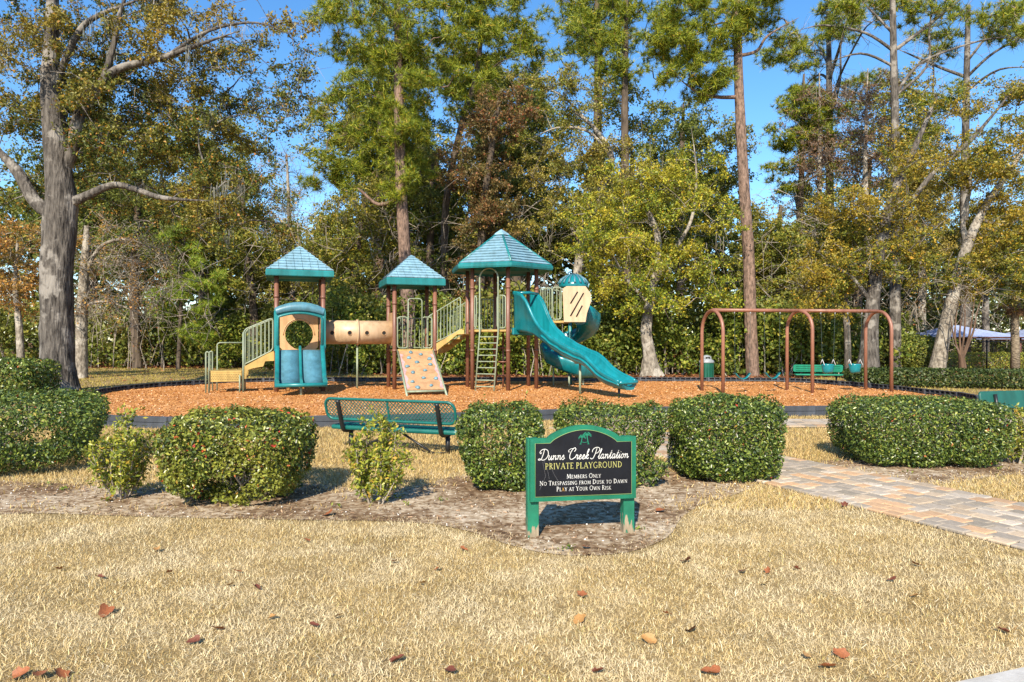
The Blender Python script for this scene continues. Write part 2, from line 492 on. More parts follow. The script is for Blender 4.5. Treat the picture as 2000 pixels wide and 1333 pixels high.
M['bush_yellow'] = leafy('yellow_green_bush_leaves', [(0, (.085, .125, .018)), (.5, (.24, .28, .034)), (.88, (.44, .42, .055)), (1, (.50, .28, .05))], transl=.3, rough=.38)
M['hedge_shaded'] = leafy('shaded_hedge_leaves', [(0, (.018, .034, .008)), (.6, (.048, .075, .016)), (1, (.11, .13, .03))], transl=.15, rough=.45)  # green darkened to put shade into the low hedge's leaf colour
M['palm_leaf'] = leafy('palm_leaves', [(0, (.03, .05, .012)), (1, (.10, .13, .03))], transl=.15)
M['dead_frond'] = leafy('dead_fronds', [(0, (.10, .055, .03)), (1, (.26, .15, .08))], transl=.1)
M['weed'] = leafy('weed_leaves', [(0, (.09, .15, .02)), (1, (.26, .30, .04))], transl=.3)
M['straw'] = leafy('dry_grass_blades', [(0, (.26, .170, .062)), (.22, (.47, .340, .138)), (.55, (.66, .505, .238)), (.85, (.80, .665, .39)), (.955, (.88, .79, .57)), (.975, (.44, .42, .11)), (1, (.38, .20, .08))], transl=.18, rough=.6, spec=.25, patch=(.82, .71, .48), patch_scale=1.8)
M['straw_warm'] = leafy('warm_dry_grass_blades', [(0, (.28, .185, .06)), (.5, (.52, .37, .145)), (.9, (.66, .51, .25)), (1, (.34, .32, .07))], transl=.2, rough=.6, spec=.25)
M['lawn_green'] = leafy('yellow_green_grass', [(0, (.16, .15, .03)), (.5, (.34, .27, .05)), (1, (.46, .36, .08))], transl=.2, rough=.6)
M['chip'] = leafy('wood_chips', [(0, (.31, .135, .042)), (.35, (.46, .205, .065)), (.75, (.55, .265, .092)), (.93, (.60, .36, .18)), (1, (.64, .50, .38))], transl=.0, rough=.8)
M['litter'] = leafy('leaf_litter', [(0, (.10, .04, .02)), (.5, (.24, .09, .035)), (1, (.36, .17, .07))], transl=.1, rough=.7)
M['pebble'] = leafy('pale_pebbles', [(0, (.32, .28, .22)), (.6, (.55, .50, .43)), (1, (.78, .76, .72))], transl=.0, rough=.8)
M['bedlitter'] = leafy('dark_twigs_and_bark', [(0, (.07, .042, .026)), (.6, (.22, .13, .07)), (1, (.42, .28, .17))], transl=.0, rough=.8)

def ground_mat(name, stops, s1, s2, bs=.6, bd=.03):
    t = NT(name)
    a = t.noise(s1, 6, .6); b = t.noise(s2, 4, .7)
    c = t.ramp(t.mix(.5, a, b), stops)
    t.bsdf(c, .95, t.bump(b, bs, bd), .1)
    return t.mat
M['g_litter'] = ground_mat('forest_floor', [(.32, (.05, .028, .015)), (.5, (.15, .07, .03)), (.68, (.27, .15, .06))], 1.2, 40)
M['g_lawn'] = ground_mat('dry_lawn_soil', [(.32, (.13, .09, .04)), (.5, (.27, .195, .09)), (.68, (.42, .315, .165))], 1.4, 60)  # soil darkened to put the shade between blades into its colour
M['g_lawn_far'] = ground_mat('yellow_lawn', [(.32, (.27, .18, .035)), (.5, (.42, .28, .06)), (.68, (.52, .36, .10))], .8, 30)
M['g_mulch'] = ground_mat('orange_mulch', [(.30, (.34, .14, .04)), (.5, (.48, .215, .065)), (.70, (.60, .35, .17))], .7, 45)
M['g_sand'] = ground_mat('sandy_worn_mulch', [(.32, (.40, .26, .15)), (.68, (.58, .42, .28))], 2, 50)
M['g_bed'] = ground_mat('sandy_bed_soil', [(.38, (.085, .050, .028)), (.46, (.19, .125, .072)), (.52, (.34, .265, .18)), (.62, (.56, .475, .36))], .8, 14)
M['g_joint'] = ground_mat('paver_joint_sand', [(.3, (.10, .08, .06)), (.7, (.24, .20, .15))], 5, 60)
def paver_mat(name, col):
    t = NT(name)
    oi = t.n('ShaderNodeObjectInfo')
    n1 = t.noise(18, 5, .7)
    c = t.ramp(n1, [(.3, tuple(x * .78 for x in col)), (.7, tuple(min(1, x * 1.15) for x in col))])
    v = t.ramp(oi.outputs['Random'], [(0, (.82, .82, .82)), (1, (1.12, 1.1, 1.08))])
    t.bsdf(t.mix(1.0, c, v, 'MULTIPLY'), .85, t.bump(n1, .3, .004), .2)
    return t.mat
PAVER_MATS = [paver_mat('paver_grey', (.335, .29, .235)), paver_mat('paver_tan', (.47, .31, .185)), paver_mat('paver_pale', (.46, .40, .325)), paver_mat('paver_sand', (.44, .35, .25)), paver_mat('paver_dark_grey', (.30, .26, .205))]
LEAFMATS = [painted('fallen_leaf_orange', (.36, .115, .035), .6, .25, 20), painted('fallen_leaf_brown', (.20, .055, .025), .6, .25, 20), painted('fallen_leaf_tan', (.46, .24, .07), .6, .2, 20)]

# ================================================================== THE SETTING
RNG = np.random.default_rng(11)

def gpt(px, py):
    Y = EYE * FPX / (py - 666.5)
    return ((px - 1000.0) * Y / FPX, Y)

def smooth_poly(pts, per=5):
    P = [Vector((x, y, 0)) for x, y in pts]; n = len(P); out = []
    for i in range(n):
        p0, p1, p2, p3 = P[i - 1], P[i], P[(i + 1) % n], P[(i + 2) % n]
        for k in range(per):
            t = k / per
            q = 0.5 * ((2 * p1) + (p2 - p0) * t + (2 * p0 - 5 * p1 + 4 * p2 - p3) * t * t + (3 * p1 - p0 - 3 * p2 + p3) * t ** 3)
            out.append((q.x, q.y))
    return out

def inside(P, poly):
    x, y = P[:, 0], P[:, 1]
    res = np.zeros(len(P), dtype=bool)
    n = len(poly); j = n - 1
    for i in range(n):
        xi, yi = poly[i]; xj, yj = poly[j]
        if yi != yj:
            c = ((yi > y) != (yj > y)) & (x < (xj - xi) * (y - yi) / (yj - yi) + xi)
            res ^= c
        j = i
    return res

def near_poly(P, poly):
    """distance from each point to the outline of poly"""
    d = np.full(len(P), 1e9)
    n = len(poly)
    for i in range(n):
        a = np.array(poly[i]); b = np.array(poly[(i + 1) % n]); ab = b - a
        t = np.clip(((P[:, :2] - a) @ ab) / (ab @ ab + 1e-12), 0, 1)
        q = a + t[:, None] * ab
        d = np.minimum(d, np.hypot(P[:, 0] - q[:, 0], P[:, 1] - q[:, 1]))
    return d

def sheet(name, poly, z, mat, kind='structure', parent=None):
    me = bpy.data.meshes.new(name)
    me.from_pydata([(x, y, z) for x, y in poly], [], [tuple(range(len(poly)))])
    me.update()
    if me.polygons[0].normal.z < 0:
        me.flip_normals()
    o = link_mesh(name, me, mat, parent)
    if kind: o['kind'] = kind
    return o

BORDER = [(-10.3, 15.5), (-7.2, 12.0), (-3.3, 11.85), (0.77, 12.9), (2.4, 13.5), (5.8, 13.6), (9.5, 14.4), (11.3, 16.6), (11.3, 18.2),
          (11.2, 20.4), (10.7, 22.2), (9.5, 24.1), (4, 24.5), (-3, 24.5), (-8.2, 24.3), (-10.1, 23.0), (-11.2, 21.0), (-11.4, 19.4), (-10.9, 17.4)]
BORDER_S = smooth_poly(BORDER, 4)
BED1 = smooth_poly([gpt(*p) for p in [(-150, 1001), (100, 1005), (300, 1012), (600, 1018), (800, 1022), (900, 1036), (980, 1062), (1060, 1082), (1150, 1088),
        (1240, 1078), (1305, 1050), (1330, 1015), (1370, 988), (1430, 970), (1478, 948), (1478, 935), (1400, 918), (1280, 922), (1100, 938), (900, 932),
        (820, 950), (700, 956), (600, 946), (450, 950), (290, 955), (200, 950), (60, 944), (-150, 940)]], 4)
BED2 = smooth_poly([gpt(*p) for p in [(1600, 905), (1680, 898), (1960, 888), (2150, 885), (2200, 905), (2050, 928), (1960, 930), (1850, 946), (1760, 944), (1650, 922)]], 4)
PA = Vector((2.60, 7.18)); PU = Vector((.41, -.912)).normalized(); PN = Vector((.912, .41)).normalized()
PWID = 1.47
def path_xy(s, w):
    q = PA + PU * s + PN * w
    return (q.x, q.y)
PATH = [path_xy(-4.9, 0), path_xy(5.5, 0), path_xy(5.5, PWID), path_xy(-4.9, PWID)]
CROSS = [(0.9, 11.55), (1.2, 11.15), (4.0, 11.7), (8.0, 11.75), (13.0, 12.0), (13.0, 13.2), (8.0, 12.95), (4.5, 12.95), (1.8, 12.75)]
LAWN = [(-45, -8), (45, -8), (45, 27.5), (30, 29.0), (13, 28.0), (9.5, 26.2), (-4, 26.6), (-6.5, 31), (-9, 37), (-45, 38)]
KERB = [(2.02, 2.98), (2.30, 3.075), (4.5, 3.75), (4.5, -1), (-1.0, -1), (-1.0, 1.95)]

g = sheet('ground', [(-400, -60), (400, -60), (400, 700), (-400, 700)], 0.0, M['g_litter'])
lawn = sheet('lawn', LAWN, 0.004, M['g_lawn'])
sheet('planting_bed', BED1, 0.010, M['g_bed'])
sheet('planting_bed_by_path', BED2, 0.010, M['g_bed'])
# mulch: gently mounded grid clipped to the border
def grid_patch(name, poly, step, zf, mat, inset=0.02):
    xs = [p[0] for p in poly]; ys = [p[1] for p in poly]
    gx = np.arange(min(xs), max(xs) + step, step); gy = np.arange(min(ys), max(ys) + step, step)
    X, Y = np.meshgrid(gx, gy)
    P = np.stack([X.ravel(), Y.ravel()], 1)
    ins = inside(P, poly)
    d = near_poly(P, poly)
    # pull outside points that touch inside cells onto the outline
    n = len(poly)
    Z = zf(P, d, ins)
    out = ~ins
    idx = np.where(out & (d < step * 1.5))[0]
    A = np.array(poly)
    for i in idx:
        best = None
        for k in range(n):
            a = A[k]; b = A[(k + 1) % n]; ab = b - a
            t = np.clip(((P[i] - a) @ ab) / (ab @ ab + 1e-12), 0, 1); q = a + t * ab
            dd = ((P[i] - q) ** 2).sum()
            if best is None or dd < best[0]: best = (dd, q)
        P[i] = best[1]
    nx = len(gx); F = []
    insr = ins.reshape(len(gy), nx)
    for r in range(len(gy) - 1):
        for c in range(nx - 1):
            if insr[r, c] or insr[r + 1, c] or insr[r, c + 1] or insr[r + 1, c + 1]:
                F.append((r * nx + c, r * nx + c + 1, (r + 1) * nx + c + 1, (r + 1) * nx + c))
    V = np.column_stack([P, Z])
    me = np_mesh(name, V, np.array(F), True)
    o = link_mesh(name, me, mat); o['kind'] = 'structure'
    return o
def mulch_z(P, d, ins):
    z = np.array([mnoise.noise((p[0] * .7, p[1] * .7, 0)) * .02 + mnoise.noise((p[0] * 2.4, p[1] * 2.4, 3)) * .012 for p in P])
    return 0.055 + z
grid_patch('mulch_surface', BORDER_S, .45, mulch_z, M['g_mulch'])

# ---- forest-floor litter and worn sand under the swings
def blob(cx, cy, rx, ry, n=18, seed=0):
    r = random.Random(seed)
    return [(cx + rx * math.cos(2 * math.pi * i / n) * r.uniform(.8, 1.15), cy + ry * math.sin(2 * math.pi * i / n) * r.uniform(.8, 1.15)) for i in range(n)]

# ---- paver path
path = sheet('paver_path', PATH, 0.012, M['g_joint'])
cross = sheet('cross_path', CROSS, 0.014, M['g_joint'])
PT = .032
pmesh = {}
def paver_mesh(l, w, k):
    key = (l, w, k)
    if key not in pmesh:
        mb = MB(); mb.box((0, 0, -.02), (l - .012, w - .012, .04), bev=.008)
        me = mb.mesh('paver'); me.materials.append(PAVER_MATS[k]); pmesh[key] = me
    return pmesh[key]
rows = [.12, .16, .16, .12, .16, .16, .12, .16, .16, .16]
rp = random.Random(5)
far = [MB() for _ in PAVER_MATS]
ang = math.atan2(PU.y, PU.x)
npv = 0
w0 = 0.0
for ri, rw in enumerate(rows):
    s = -4.9 + rp.uniform(0, .1)
    while s < 5.45:
        l = rp.choice([.12, .16, .16, .22])
        k = rp.choices(range(5), [26, 26, 18, 20, 10])[0]
        x, y = path_xy(s + l / 2, w0 + rw / 2)
        dz = rp.uniform(-.004, .004)
        if -1.95 < s < 2.75:
            o = link_mesh('paver', paver_mesh(l, rw, k), None, path, (x, y, PT + dz))
            o.rotation_euler = (rp.uniform(-.012, .012), rp.uniform(-.012, .012), ang + rp.uniform(-.012, .012))
            npv += 1
        else:
            far[k].box((x, y, PT - .02 + dz), (l - .008, rw - .008, .04), Matrix.Rotation(ang, 3, 'Z'))
        s += l
    w0 += rw
# cross path in front of the border: courses along its length
cp = np.array(CROSS)
yy = 11.15
while yy < 13.2:
    xx = .9 + rp.uniform(0, .2)
    while xx < 12.9:
        l = rp.choice([.14, .21, .28]); xc = xx + l / 2; off = (xc - 4) * .03
        if inside(np.array([[xc, yy + .1 + off]]), CROSS)[0]:
            far[rp.choices(range(5), [25, 12, 30, 25, 8])[0]].box((xc, yy + .1 + off, PT - .02 + rp.uniform(-.002, .002)), (l - .008, .202, .04))
        xx += l
    yy += .21
for k, mb in enumerate(far):
    if mb.v:
        o = mb.build('distant_pavers', PAVER_MATS[k], path); o['kind'] = 'stuff'
sheet('concrete_sidewalk', KERB, 0.03, M['concrete'])
kb = MB()
kb.prism(KERB, 0.0, .028, lambda u, v, w: (u, v, w)); kb.build('sidewalk_edge', M['concrete'], None)['kind'] = 'structure'

# ---- playground border of black plastic timbers
border = tag(empty('playground_border', (0, 0, 0)), 'low black plastic timber edging around the orange mulch playground', 'border')
TL = 1.22; TH = .2
mb = MB()
mb.box((0, -.040, .15), (TL - .012, .022, .095), bev=.006)           # outer face, two tiers
mb.box((0, -.046, .05), (TL - .006, .022, .096), bev=.006)
mb.box((0, .012, .192), (TL - .012, .082, .016), bev=.004)
mb.box((0, .012, .012), (TL - .012, .082, .024))
for i in range(7):
    mb.box((-TL / 2 + .04 + i * (TL - .08) / 6, .014, .104), (.035, .074, .158))
mb.box((0, .03, .104), (TL - .08, .03, .03))
mb.box((TL / 2 - .02, .012, .1), (.05, .10, .205))
tmesh = mb.mesh('timber'); tmesh.materials.append(M['timber'])
per = [Vector((x, y, 0)) for x, y in BORDER_S]; per.append(per[0])
segs = [(b - a).length for a, b in zip(per, per[1:])]; total = sum(segs); nT = int(round(total / TL)); stepT = total / nT
def at_len(d):
    d = d % total
    for a, b, s in zip(per, per[1:], segs):
        if d <= s: return a.lerp(b, d / s)
        d -= s
    return per[0]
rb = random.Random(3)
for i in range(nT):
    a = at_len(i * stepT); b = at_len((i + 1) * stepT); d = b - a
    o = link_mesh('timber', tmesh, None, border, (a + b) / 2 + Vector((0, 0, rb.uniform(-.006, .006))))
    o.rotation_euler = (rb.uniform(-.01, .01), rb.uniform(-.006, .006), math.atan2(d.y, d.x) + rb.uniform(-.006, .006))
    o.scale = (d.length / TL, 1, 1)

# ---- grass blades, chips, litter
def blades(P, h, w, rng, lean=.9):
    n = len(P)
    a = rng.uniform(0, 2 * np.pi, n); le = rng.uniform(.15, 1.0, n) * lean
    H = h * rng.uniform(.55, 1.35, n)
    D = np.stack([np.cos(a), np.sin(a), np.zeros(n)], 1)
    b = rng.uniform(0, 2 * np.pi, n); S = np.stack([np.cos(b), np.sin(b), np.zeros(n)], 1) * (w * rng.uniform(.6, 1.3, n))[:, None] / 2
    Z = np.array([0, 0, 1.0])
    mid = P + D * (H * le * .45)[:, None] + Z * (H * .62 * (1 - .25 * le))[:, None]
    tip = P + D * (H * le * 1.25)[:, None] + Z * (H * np.clip(1.05 - .72 * le, .12, 2))[:, None]
    V = np.empty((n, 5, 3)); V[:, 0] = P - S; V[:, 1] = P + S; V[:, 2] = mid + S * .8; V[:, 3] = mid - S * .8; V[:, 4] = tip
    k = np.arange(n)[:, None] * 5
    F = np.concatenate([k + np.array([0, 1, 2]), k + np.array([0, 2, 3]), k + np.array([3, 2, 4])])
    return V.reshape(-1, 3), F

def blades1(P, h, w, rng, lean=1.0):
    n = len(P); a = rng.uniform(0, 2 * np.pi, n); b = rng.uniform(0, 2 * np.pi, n)
    H = h * rng.uniform(.5, 1.35, n); le = rng.uniform(.1, 1, n) * lean
    S = np.stack([np.cos(b), np.sin(b), np.zeros(n)], 1) * w / 2
    tip = P + np.stack([np.cos(a) * H * le, np.sin(a) * H * le, H * np.clip(1 - .55 * le, .15, 1)], 1)
    V = np.empty((n, 3, 3)); V[:, 0] = P - S; V[:, 1] = P + S; V[:, 2] = tip
    return V.reshape(-1, 3), np.arange(n * 3).reshape(-1, 3)

def scatter(n, x0, x1, y0, y1, rng):
    return np.stack([rng.uniform(x0, x1, n), rng.uniform(y0, y1, n)], 1)

def frustum(P, margin=.8):
    return np.abs(P[:, 0]) < P[:, 1] * .755 + margin

def soft_in(P, poly, rng, jitter):
    d = near_poly(P, poly); ins = inside(P, poly)
    return np.where(ins, d, -d) > rng.normal(0, jitter, len(P)) + 0.0

P = scatter(1500000, -6.3, 6.3, 2.2, 8.2, RNG)
P = P[frustum(P)]
dens = np.clip(1.25 - .085 * P[:, 1], .55, 1)
P = P[RNG.uniform(size=len(P)) < dens * .62]
keep = ~soft_in(P, BED1, RNG, .11) & ~soft_in(P, BED2, RNG, .11) & ~soft_in(P, PATH, RNG, .022) & ~inside(P, KERB)
P = P[keep]
thin = np.sin(P[:, 0] * 2.1 + np.sin(P[:, 1] * 1.7) * 1.3) * np.sin(P[:, 1] * 2.6 + np.sin(P[:, 0] * 1.9) * 1.5)
P = P[RNG.uniform(size=len(P)) < np.clip(1.0 - .5 * np.clip(thin - .3, 0, 1), 0, 1)]
P3 = np.column_stack([P, np.full(len(P), .004)])
nb = int(len(P3) * .13); V, F = merge([blades(P3[:nb], .039, .0031, RNG, 1.35), blades1(P3[nb:], .030, .0035, RNG, 1.7)])
lawn_f = link_mesh('lawn_grass', np_mesh('lawn_grass', V, F), M['straw'])
tag(lawn_f, 'straw coloured dormant lawn grass in the foreground', 'grass', kind='stuff')
nfront = len(P)
P = scatter(360000, -13, 13, 6.0, 15.0, RNG)
P = P[frustum(P, .6)]
keep = ~soft_in(P, BED1, RNG, .24) & ~soft_in(P, BED2, RNG, .18) & ~inside(P, PATH) & ~inside(P, CROSS) & ~inside(P, BORDER_S) & (near_poly(P, BORDER_S) > .06)
P = P[keep & (RNG.uniform(size=len(P)) < np.clip(8.5 / P[:, 1], .3, 1))]
V, F = blades1(np.column_stack([P, np.full(len(P), .004)]), .06, .011, RNG)
o = link_mesh('middle_lawn_grass', np_mesh('middle_lawn_grass', V, F), M['straw_warm'])
tag(o, 'warm golden dry grass between the hedges and the playground edging', 'grass', kind='stuff')
P = scatter(90000, -30, 30, 14, 38, RNG)
P = P[inside(P, LAWN) & ~inside(P, BORDER_S) & (near_poly(P, BORDER_S) > .1) & ~inside(P, CROSS)]
V, F = blades1(np.column_stack([P, np.full(len(P), .004)]), .08, .03, RNG)
o = link_mesh('far_lawn_grass', np_mesh('far_lawn_grass', V, F), M['lawn_green'])
tag(o, 'yellow green grass strip behind the playground edging', 'grass', kind='stuff')

def chips(P, l, w, rng, zt=.02, th=.5):
    n = len(P); a = rng.uniform(0, 2 * np.pi, n)
    D = np.stack([np.cos(a), np.sin(a), rng.normal(0, .35, n)], 1) * (l * rng.uniform(.4, 1.3, n))[:, None] / 2
    S = np.stack([-np.sin(a), np.cos(a), rng.normal(0, .5, n)], 1) * (w * rng.uniform(.5, 1.3, n))[:, None] / 2
    V = np.empty((n, 4, 3)); V[:, 0] = P - D - S; V[:, 1] = P + D - S * .7; V[:, 2] = P + D * .9 + S; V[:, 3] = P - D * .9 + S * .8
    return V.reshape(-1, 3), np.arange(n * 4).reshape(-1, 4)
P = scatter(110000, -12, 12, 11.5, 25, RNG)
P = P[inside(P, BORDER_S) & (RNG.uniform(size=len(P)) < np.clip(14 / P[:, 1], .4, 1))]
zz = mulch_z(P, None, None) + RNG.uniform(.0, .014, len(P))
V, F = chips(np.column_stack([P, zz]), .05, .018, RNG)
o = link_mesh('wood_chips', np_mesh('wood_chips', V, F), M['chip'])
tag(o, 'loose orange wood chips covering the playground floor', 'mulch', kind='stuff')
# leaf litter at the wood edge and in the far lawn
P = scatter(26000, -34, 40, 24.6, 46, RNG)
P = P[~inside(P, BORDER_S) & (near_poly(P, BORDER_S) > .15)]
far_l = inside(P, LAWN)
P = P[~far_l | (RNG.uniform(size=len(P)) < .06)]
V, F = leaf_arrays(RNG, np.column_stack([P, np.full(len(P), .03)]), .16, .7, up=2.0)
o = link_mesh('leaf_litter', np_mesh('leaf_litter', V, F), M['litter'])
tag(o, 'rust coloured leaf litter along the wood edge', 'leaf litter', kind='stuff')
# bits on the beds
P = scatter(15000, -7, 9, 4.6, 8.8, RNG); P = P[(inside(P, BED1) | inside(P, BED2))]
V, F = chips(np.column_stack([P, np.full(len(P), .016)]), .035, .009, RNG)
o = link_mesh('bed_litter', np_mesh('bed_litter', V, F), M['bedlitter']); tag(o, 'dark twigs and bark bits scattered on the sandy planting bed', 'litter', kind='stuff')
P = scatter(4200, -7, 9, 4.6, 8.8, RNG); P = P[(inside(P, BED1) | inside(P, BED2))]
pv = []
n = len(P); sz = RNG.uniform(.003, .011, n)
oct_ = np.array([(1, 0, 0), (-1, 0, 0), (0, 1, 0), (0, -1, 0), (0, 0, .7), (0, 0, -.5)])
V = (np.column_stack([P, np.full(n, .013)])[:, None] + oct_[None] * sz[:, None, None] * RNG.uniform(.7, 1.3, (n, 6, 1))).reshape(-1, 3)
fo = np.array([(0, 2, 4), (2, 1, 4), (1, 3, 4), (3, 0, 4), (2, 0, 5), (1, 2, 5), (3, 1, 5), (0, 3, 5)])
F = (np.arange(n)[:, None, None] * 6 + fo[None]).reshape(-1, 3)
o = link_mesh('bed_pebbles', np_mesh('bed_pebbles', V, F), M['pebble']); tag(o, 'pale pebbles and shell bits on the sandy planting bed', 'pebbles', kind='stuff')
# little weeds
P = []
for c in scatter(60, -6, 8, 4.7, 8.6, RNG):
    if inside(c[None], BED1)[0] or inside(c[None], BED2)[0]:
        k = int(RNG.integers(5, 16)); q = np.column_stack([c[0] + RNG.normal(0, .025, k), c[1] + RNG.normal(0, .025, k), RNG.uniform(.015, .05, k)])
        P.append(q)
V, F = leaf_arrays(RNG, np.concatenate(P), .035, .5, up=.8)
o = link_mesh('small_weeds', np_mesh('small_weeds', V, F), M['weed']); tag(o, 'tiny bright green weeds sprouting on the planting bed', 'weeds', kind='stuff')

# ---- fallen leaves one can count
def leaf_mesh(seed, lobes=5):
    r = random.Random(seed)
    n = 26; pts = []
    for i in range(n):
        a = 2 * math.pi * i / n
        rad = .5 * (.62 + .38 * abs(math.cos(a * lobes / 2)) ** .7) * r.uniform(.88, 1.08) * (1.15 if abs(a - math.pi) > 2 else 1)
        pts.append((rad * math.cos(a), rad * math.sin(a) * .8))
    curl = r.uniform(.5, 1.3); tw = r.uniform(-.6, .6)
    def z(x, y): return curl * (y * y) * 1.3 + tw * x * y * 1.5 + .25 * abs(x) ** 2 * r.choice([1, 1]) 
    vs = [(0, 0, .0)] + [(x, y, z(x, y)) for x, y in pts] + [(x * .55, y * .55, z(x * .55, y * .55)) for x, y in pts]
    fs = []
    for i in range(n):
        j = (i + 1) % n
        fs.append((1 + i, 1 + j, 1 + n + j, 1 + n + i)); fs.append((0, 1 + n + i, 1 + n + j))
    me = bpy.data.meshes.new('fallen_leaf'); me.from_pydata(vs, [], fs)
    me.polygons.foreach_set('use_smooth', [True] * len(fs)); me.update()
    return me
big = [(207, 1203, .115, 0, 'large curled orange leaf on the lawn at the left'), (423, 1237, .11, 0, 'heart shaped orange leaf standing in the grass left of centre'),
       (1352, 1240, .125, 1, 'widest reddish brown leaf lying on the lawn right of the sign'), (39, 1329, .10, 0, 'orange leaf at the bottom edge, nearest the left corner'),
       (80, 1328, .10, 0, 'orange leaf at the bottom edge, middle of three in the left corner'), (118, 1326, .09, 0, 'orange leaf at the bottom edge, rightmost of three in the left corner'),
       (1340, 1103, .12, 1, 'crumpled brown leaf on the grass below right of the sign'), (1145, 1075, .10, 0, 'orange leaf on the bare soil just in front of the sign'),
       (1617, 1313, .10, 0, 'orange brown leaf at the bottom edge towards the concrete corner'), (1390, 1325, .11, 0, 'orange leaf cut by the bottom edge right of centre'),
       (205, 982, .13, 2, 'big orange leaf on the bed under the thin yellow bush at the left'), (640, 1010, .13, 0, 'red orange leaf at the foot of the berried round bush'),
       (938, 925, .13, 0, 'bright orange leaf caught beside the bush left of the sign'), (1290, 1003, .11, 0, 'pair of rust leaves on the soil behind the right sign post'),
       (1650, 993, .10, 1, 'dark red leaf on the grass beside the paver path'), (905, 1080, .075, 0, 'orange leaf on the grass left of the sign foot')]
small = [(305, 1080), (465, 1124), (115, 1119), (770, 1104), (825, 1147), (855, 1118), (660, 1212), (195, 1135), (775, 1300), (1500, 1123), (1495, 1147), (1555, 1118), (1452, 1123),
         (1137, 1170), (1133, 1218), (1268, 1260), (1168, 1322), (1305, 1208), (1743, 1140), (1790, 1110), (1788, 1172), (1577, 1293), (1640, 1287), (1960, 1242), (330, 1125), (450, 1150), (500, 1155), (600, 1062), (612, 1230), (530, 1215), (380, 1262), (878, 1320)]
lm = [leaf_mesh(s, 3 + s % 3) for s in range(6)]
lmm = {}
def place_leaf(i, px, py, size, mi):
    key = (i % 6, mi)
    if key not in lmm:
        me = lm[i % 6].copy(); me.materials.clear(); me.materials.append(LEAFMATS[mi]); lmm[key] = me
    x, y = gpt(px, py)
    r = random.Random(i * 7 + 1)
    o = link_mesh('fallen_leaf', lmm[key], None, None, (x, y, .026 if py > 1015 else .03))
    o.scale = (size, size, size); o.rotation_euler = (r.uniform(-.5, .5), r.uniform(-.5, .5), r.uniform(0, 6.28))
    return o
for i, (px, py, s, mi, lab) in enumerate(big):
    tag(place_leaf(i, px, py, s * .84, mi), lab, 'leaf', 'leaves fallen on the lawn')
ORD = 'first second third fourth fifth sixth seventh eighth ninth tenth eleventh twelfth thirteenth fourteenth fifteenth sixteenth seventeenth eighteenth nineteenth twentieth'.split()
small.sort()
for i, (px, py) in enumerate(small):
    where = (ORD[i] + ' from the left') if i < 17 else (ORD[len(small) - 1 - i] + ' from the right')
    tag(place_leaf(i + 20, px, py, random.uniform(.05, .08), i % 3), 'small %s leaf in the lawn, %s among the small leaves' % (('orange', 'dark brown', 'tan')[i % 3], where), 'leaf', 'small leaves fallen on the lawn')

# ================================================================== PLAY STRUCTURE
PS = tag(empty('play_structure', (-3.0, 20.9, 0)), 'teal, tan and brown playground structure with three roofed towers and slides', 'playground')
PSI = Matrix.Translation((3.0, -20.9, 0))
TH_ = math.radians(18.5)
def frame(x, y, ang=TH_):
    return PSI @ Matrix.Translation((x, y, 0)) @ Matrix.Rotation(ang, 4, 'Z')
F1 = frame(-6.24, 20.05); S1 = 1.27
F2 = frame(-3.11, 21.08); S2 = 1.22
HEX_C = (-.33, 21.1); HEX_R = 1.13; HEX_A = -19.0
F3 = frame(*HEX_C, 0.0)
PR = .062
Z1, Z2, Z3 = 1.24, 1.24, 1.84

def arcpts(c, r, a0, a1, n, fn):
    return [fn(c[0] + r * math.cos(math.radians(a0 + (a1 - a0) * i / n)), c[1] + r * math.sin(math.radians(a0 + (a1 - a0) * i / n))) for i in range(n + 1)]

def post(Fm, x, y, z1, mat='brown', r=PR):
    mb = MB(Fm)
    mb.tube([(x, y, -.05), (x, y, z1)], r, 14)
    for zc in (Z1 * .98, z1 - .62):
        mb.tube([(x, y, zc - .035), (x, y, zc + .035)], r + .012, 14)
    return mb.build('post', M[mat], PS)

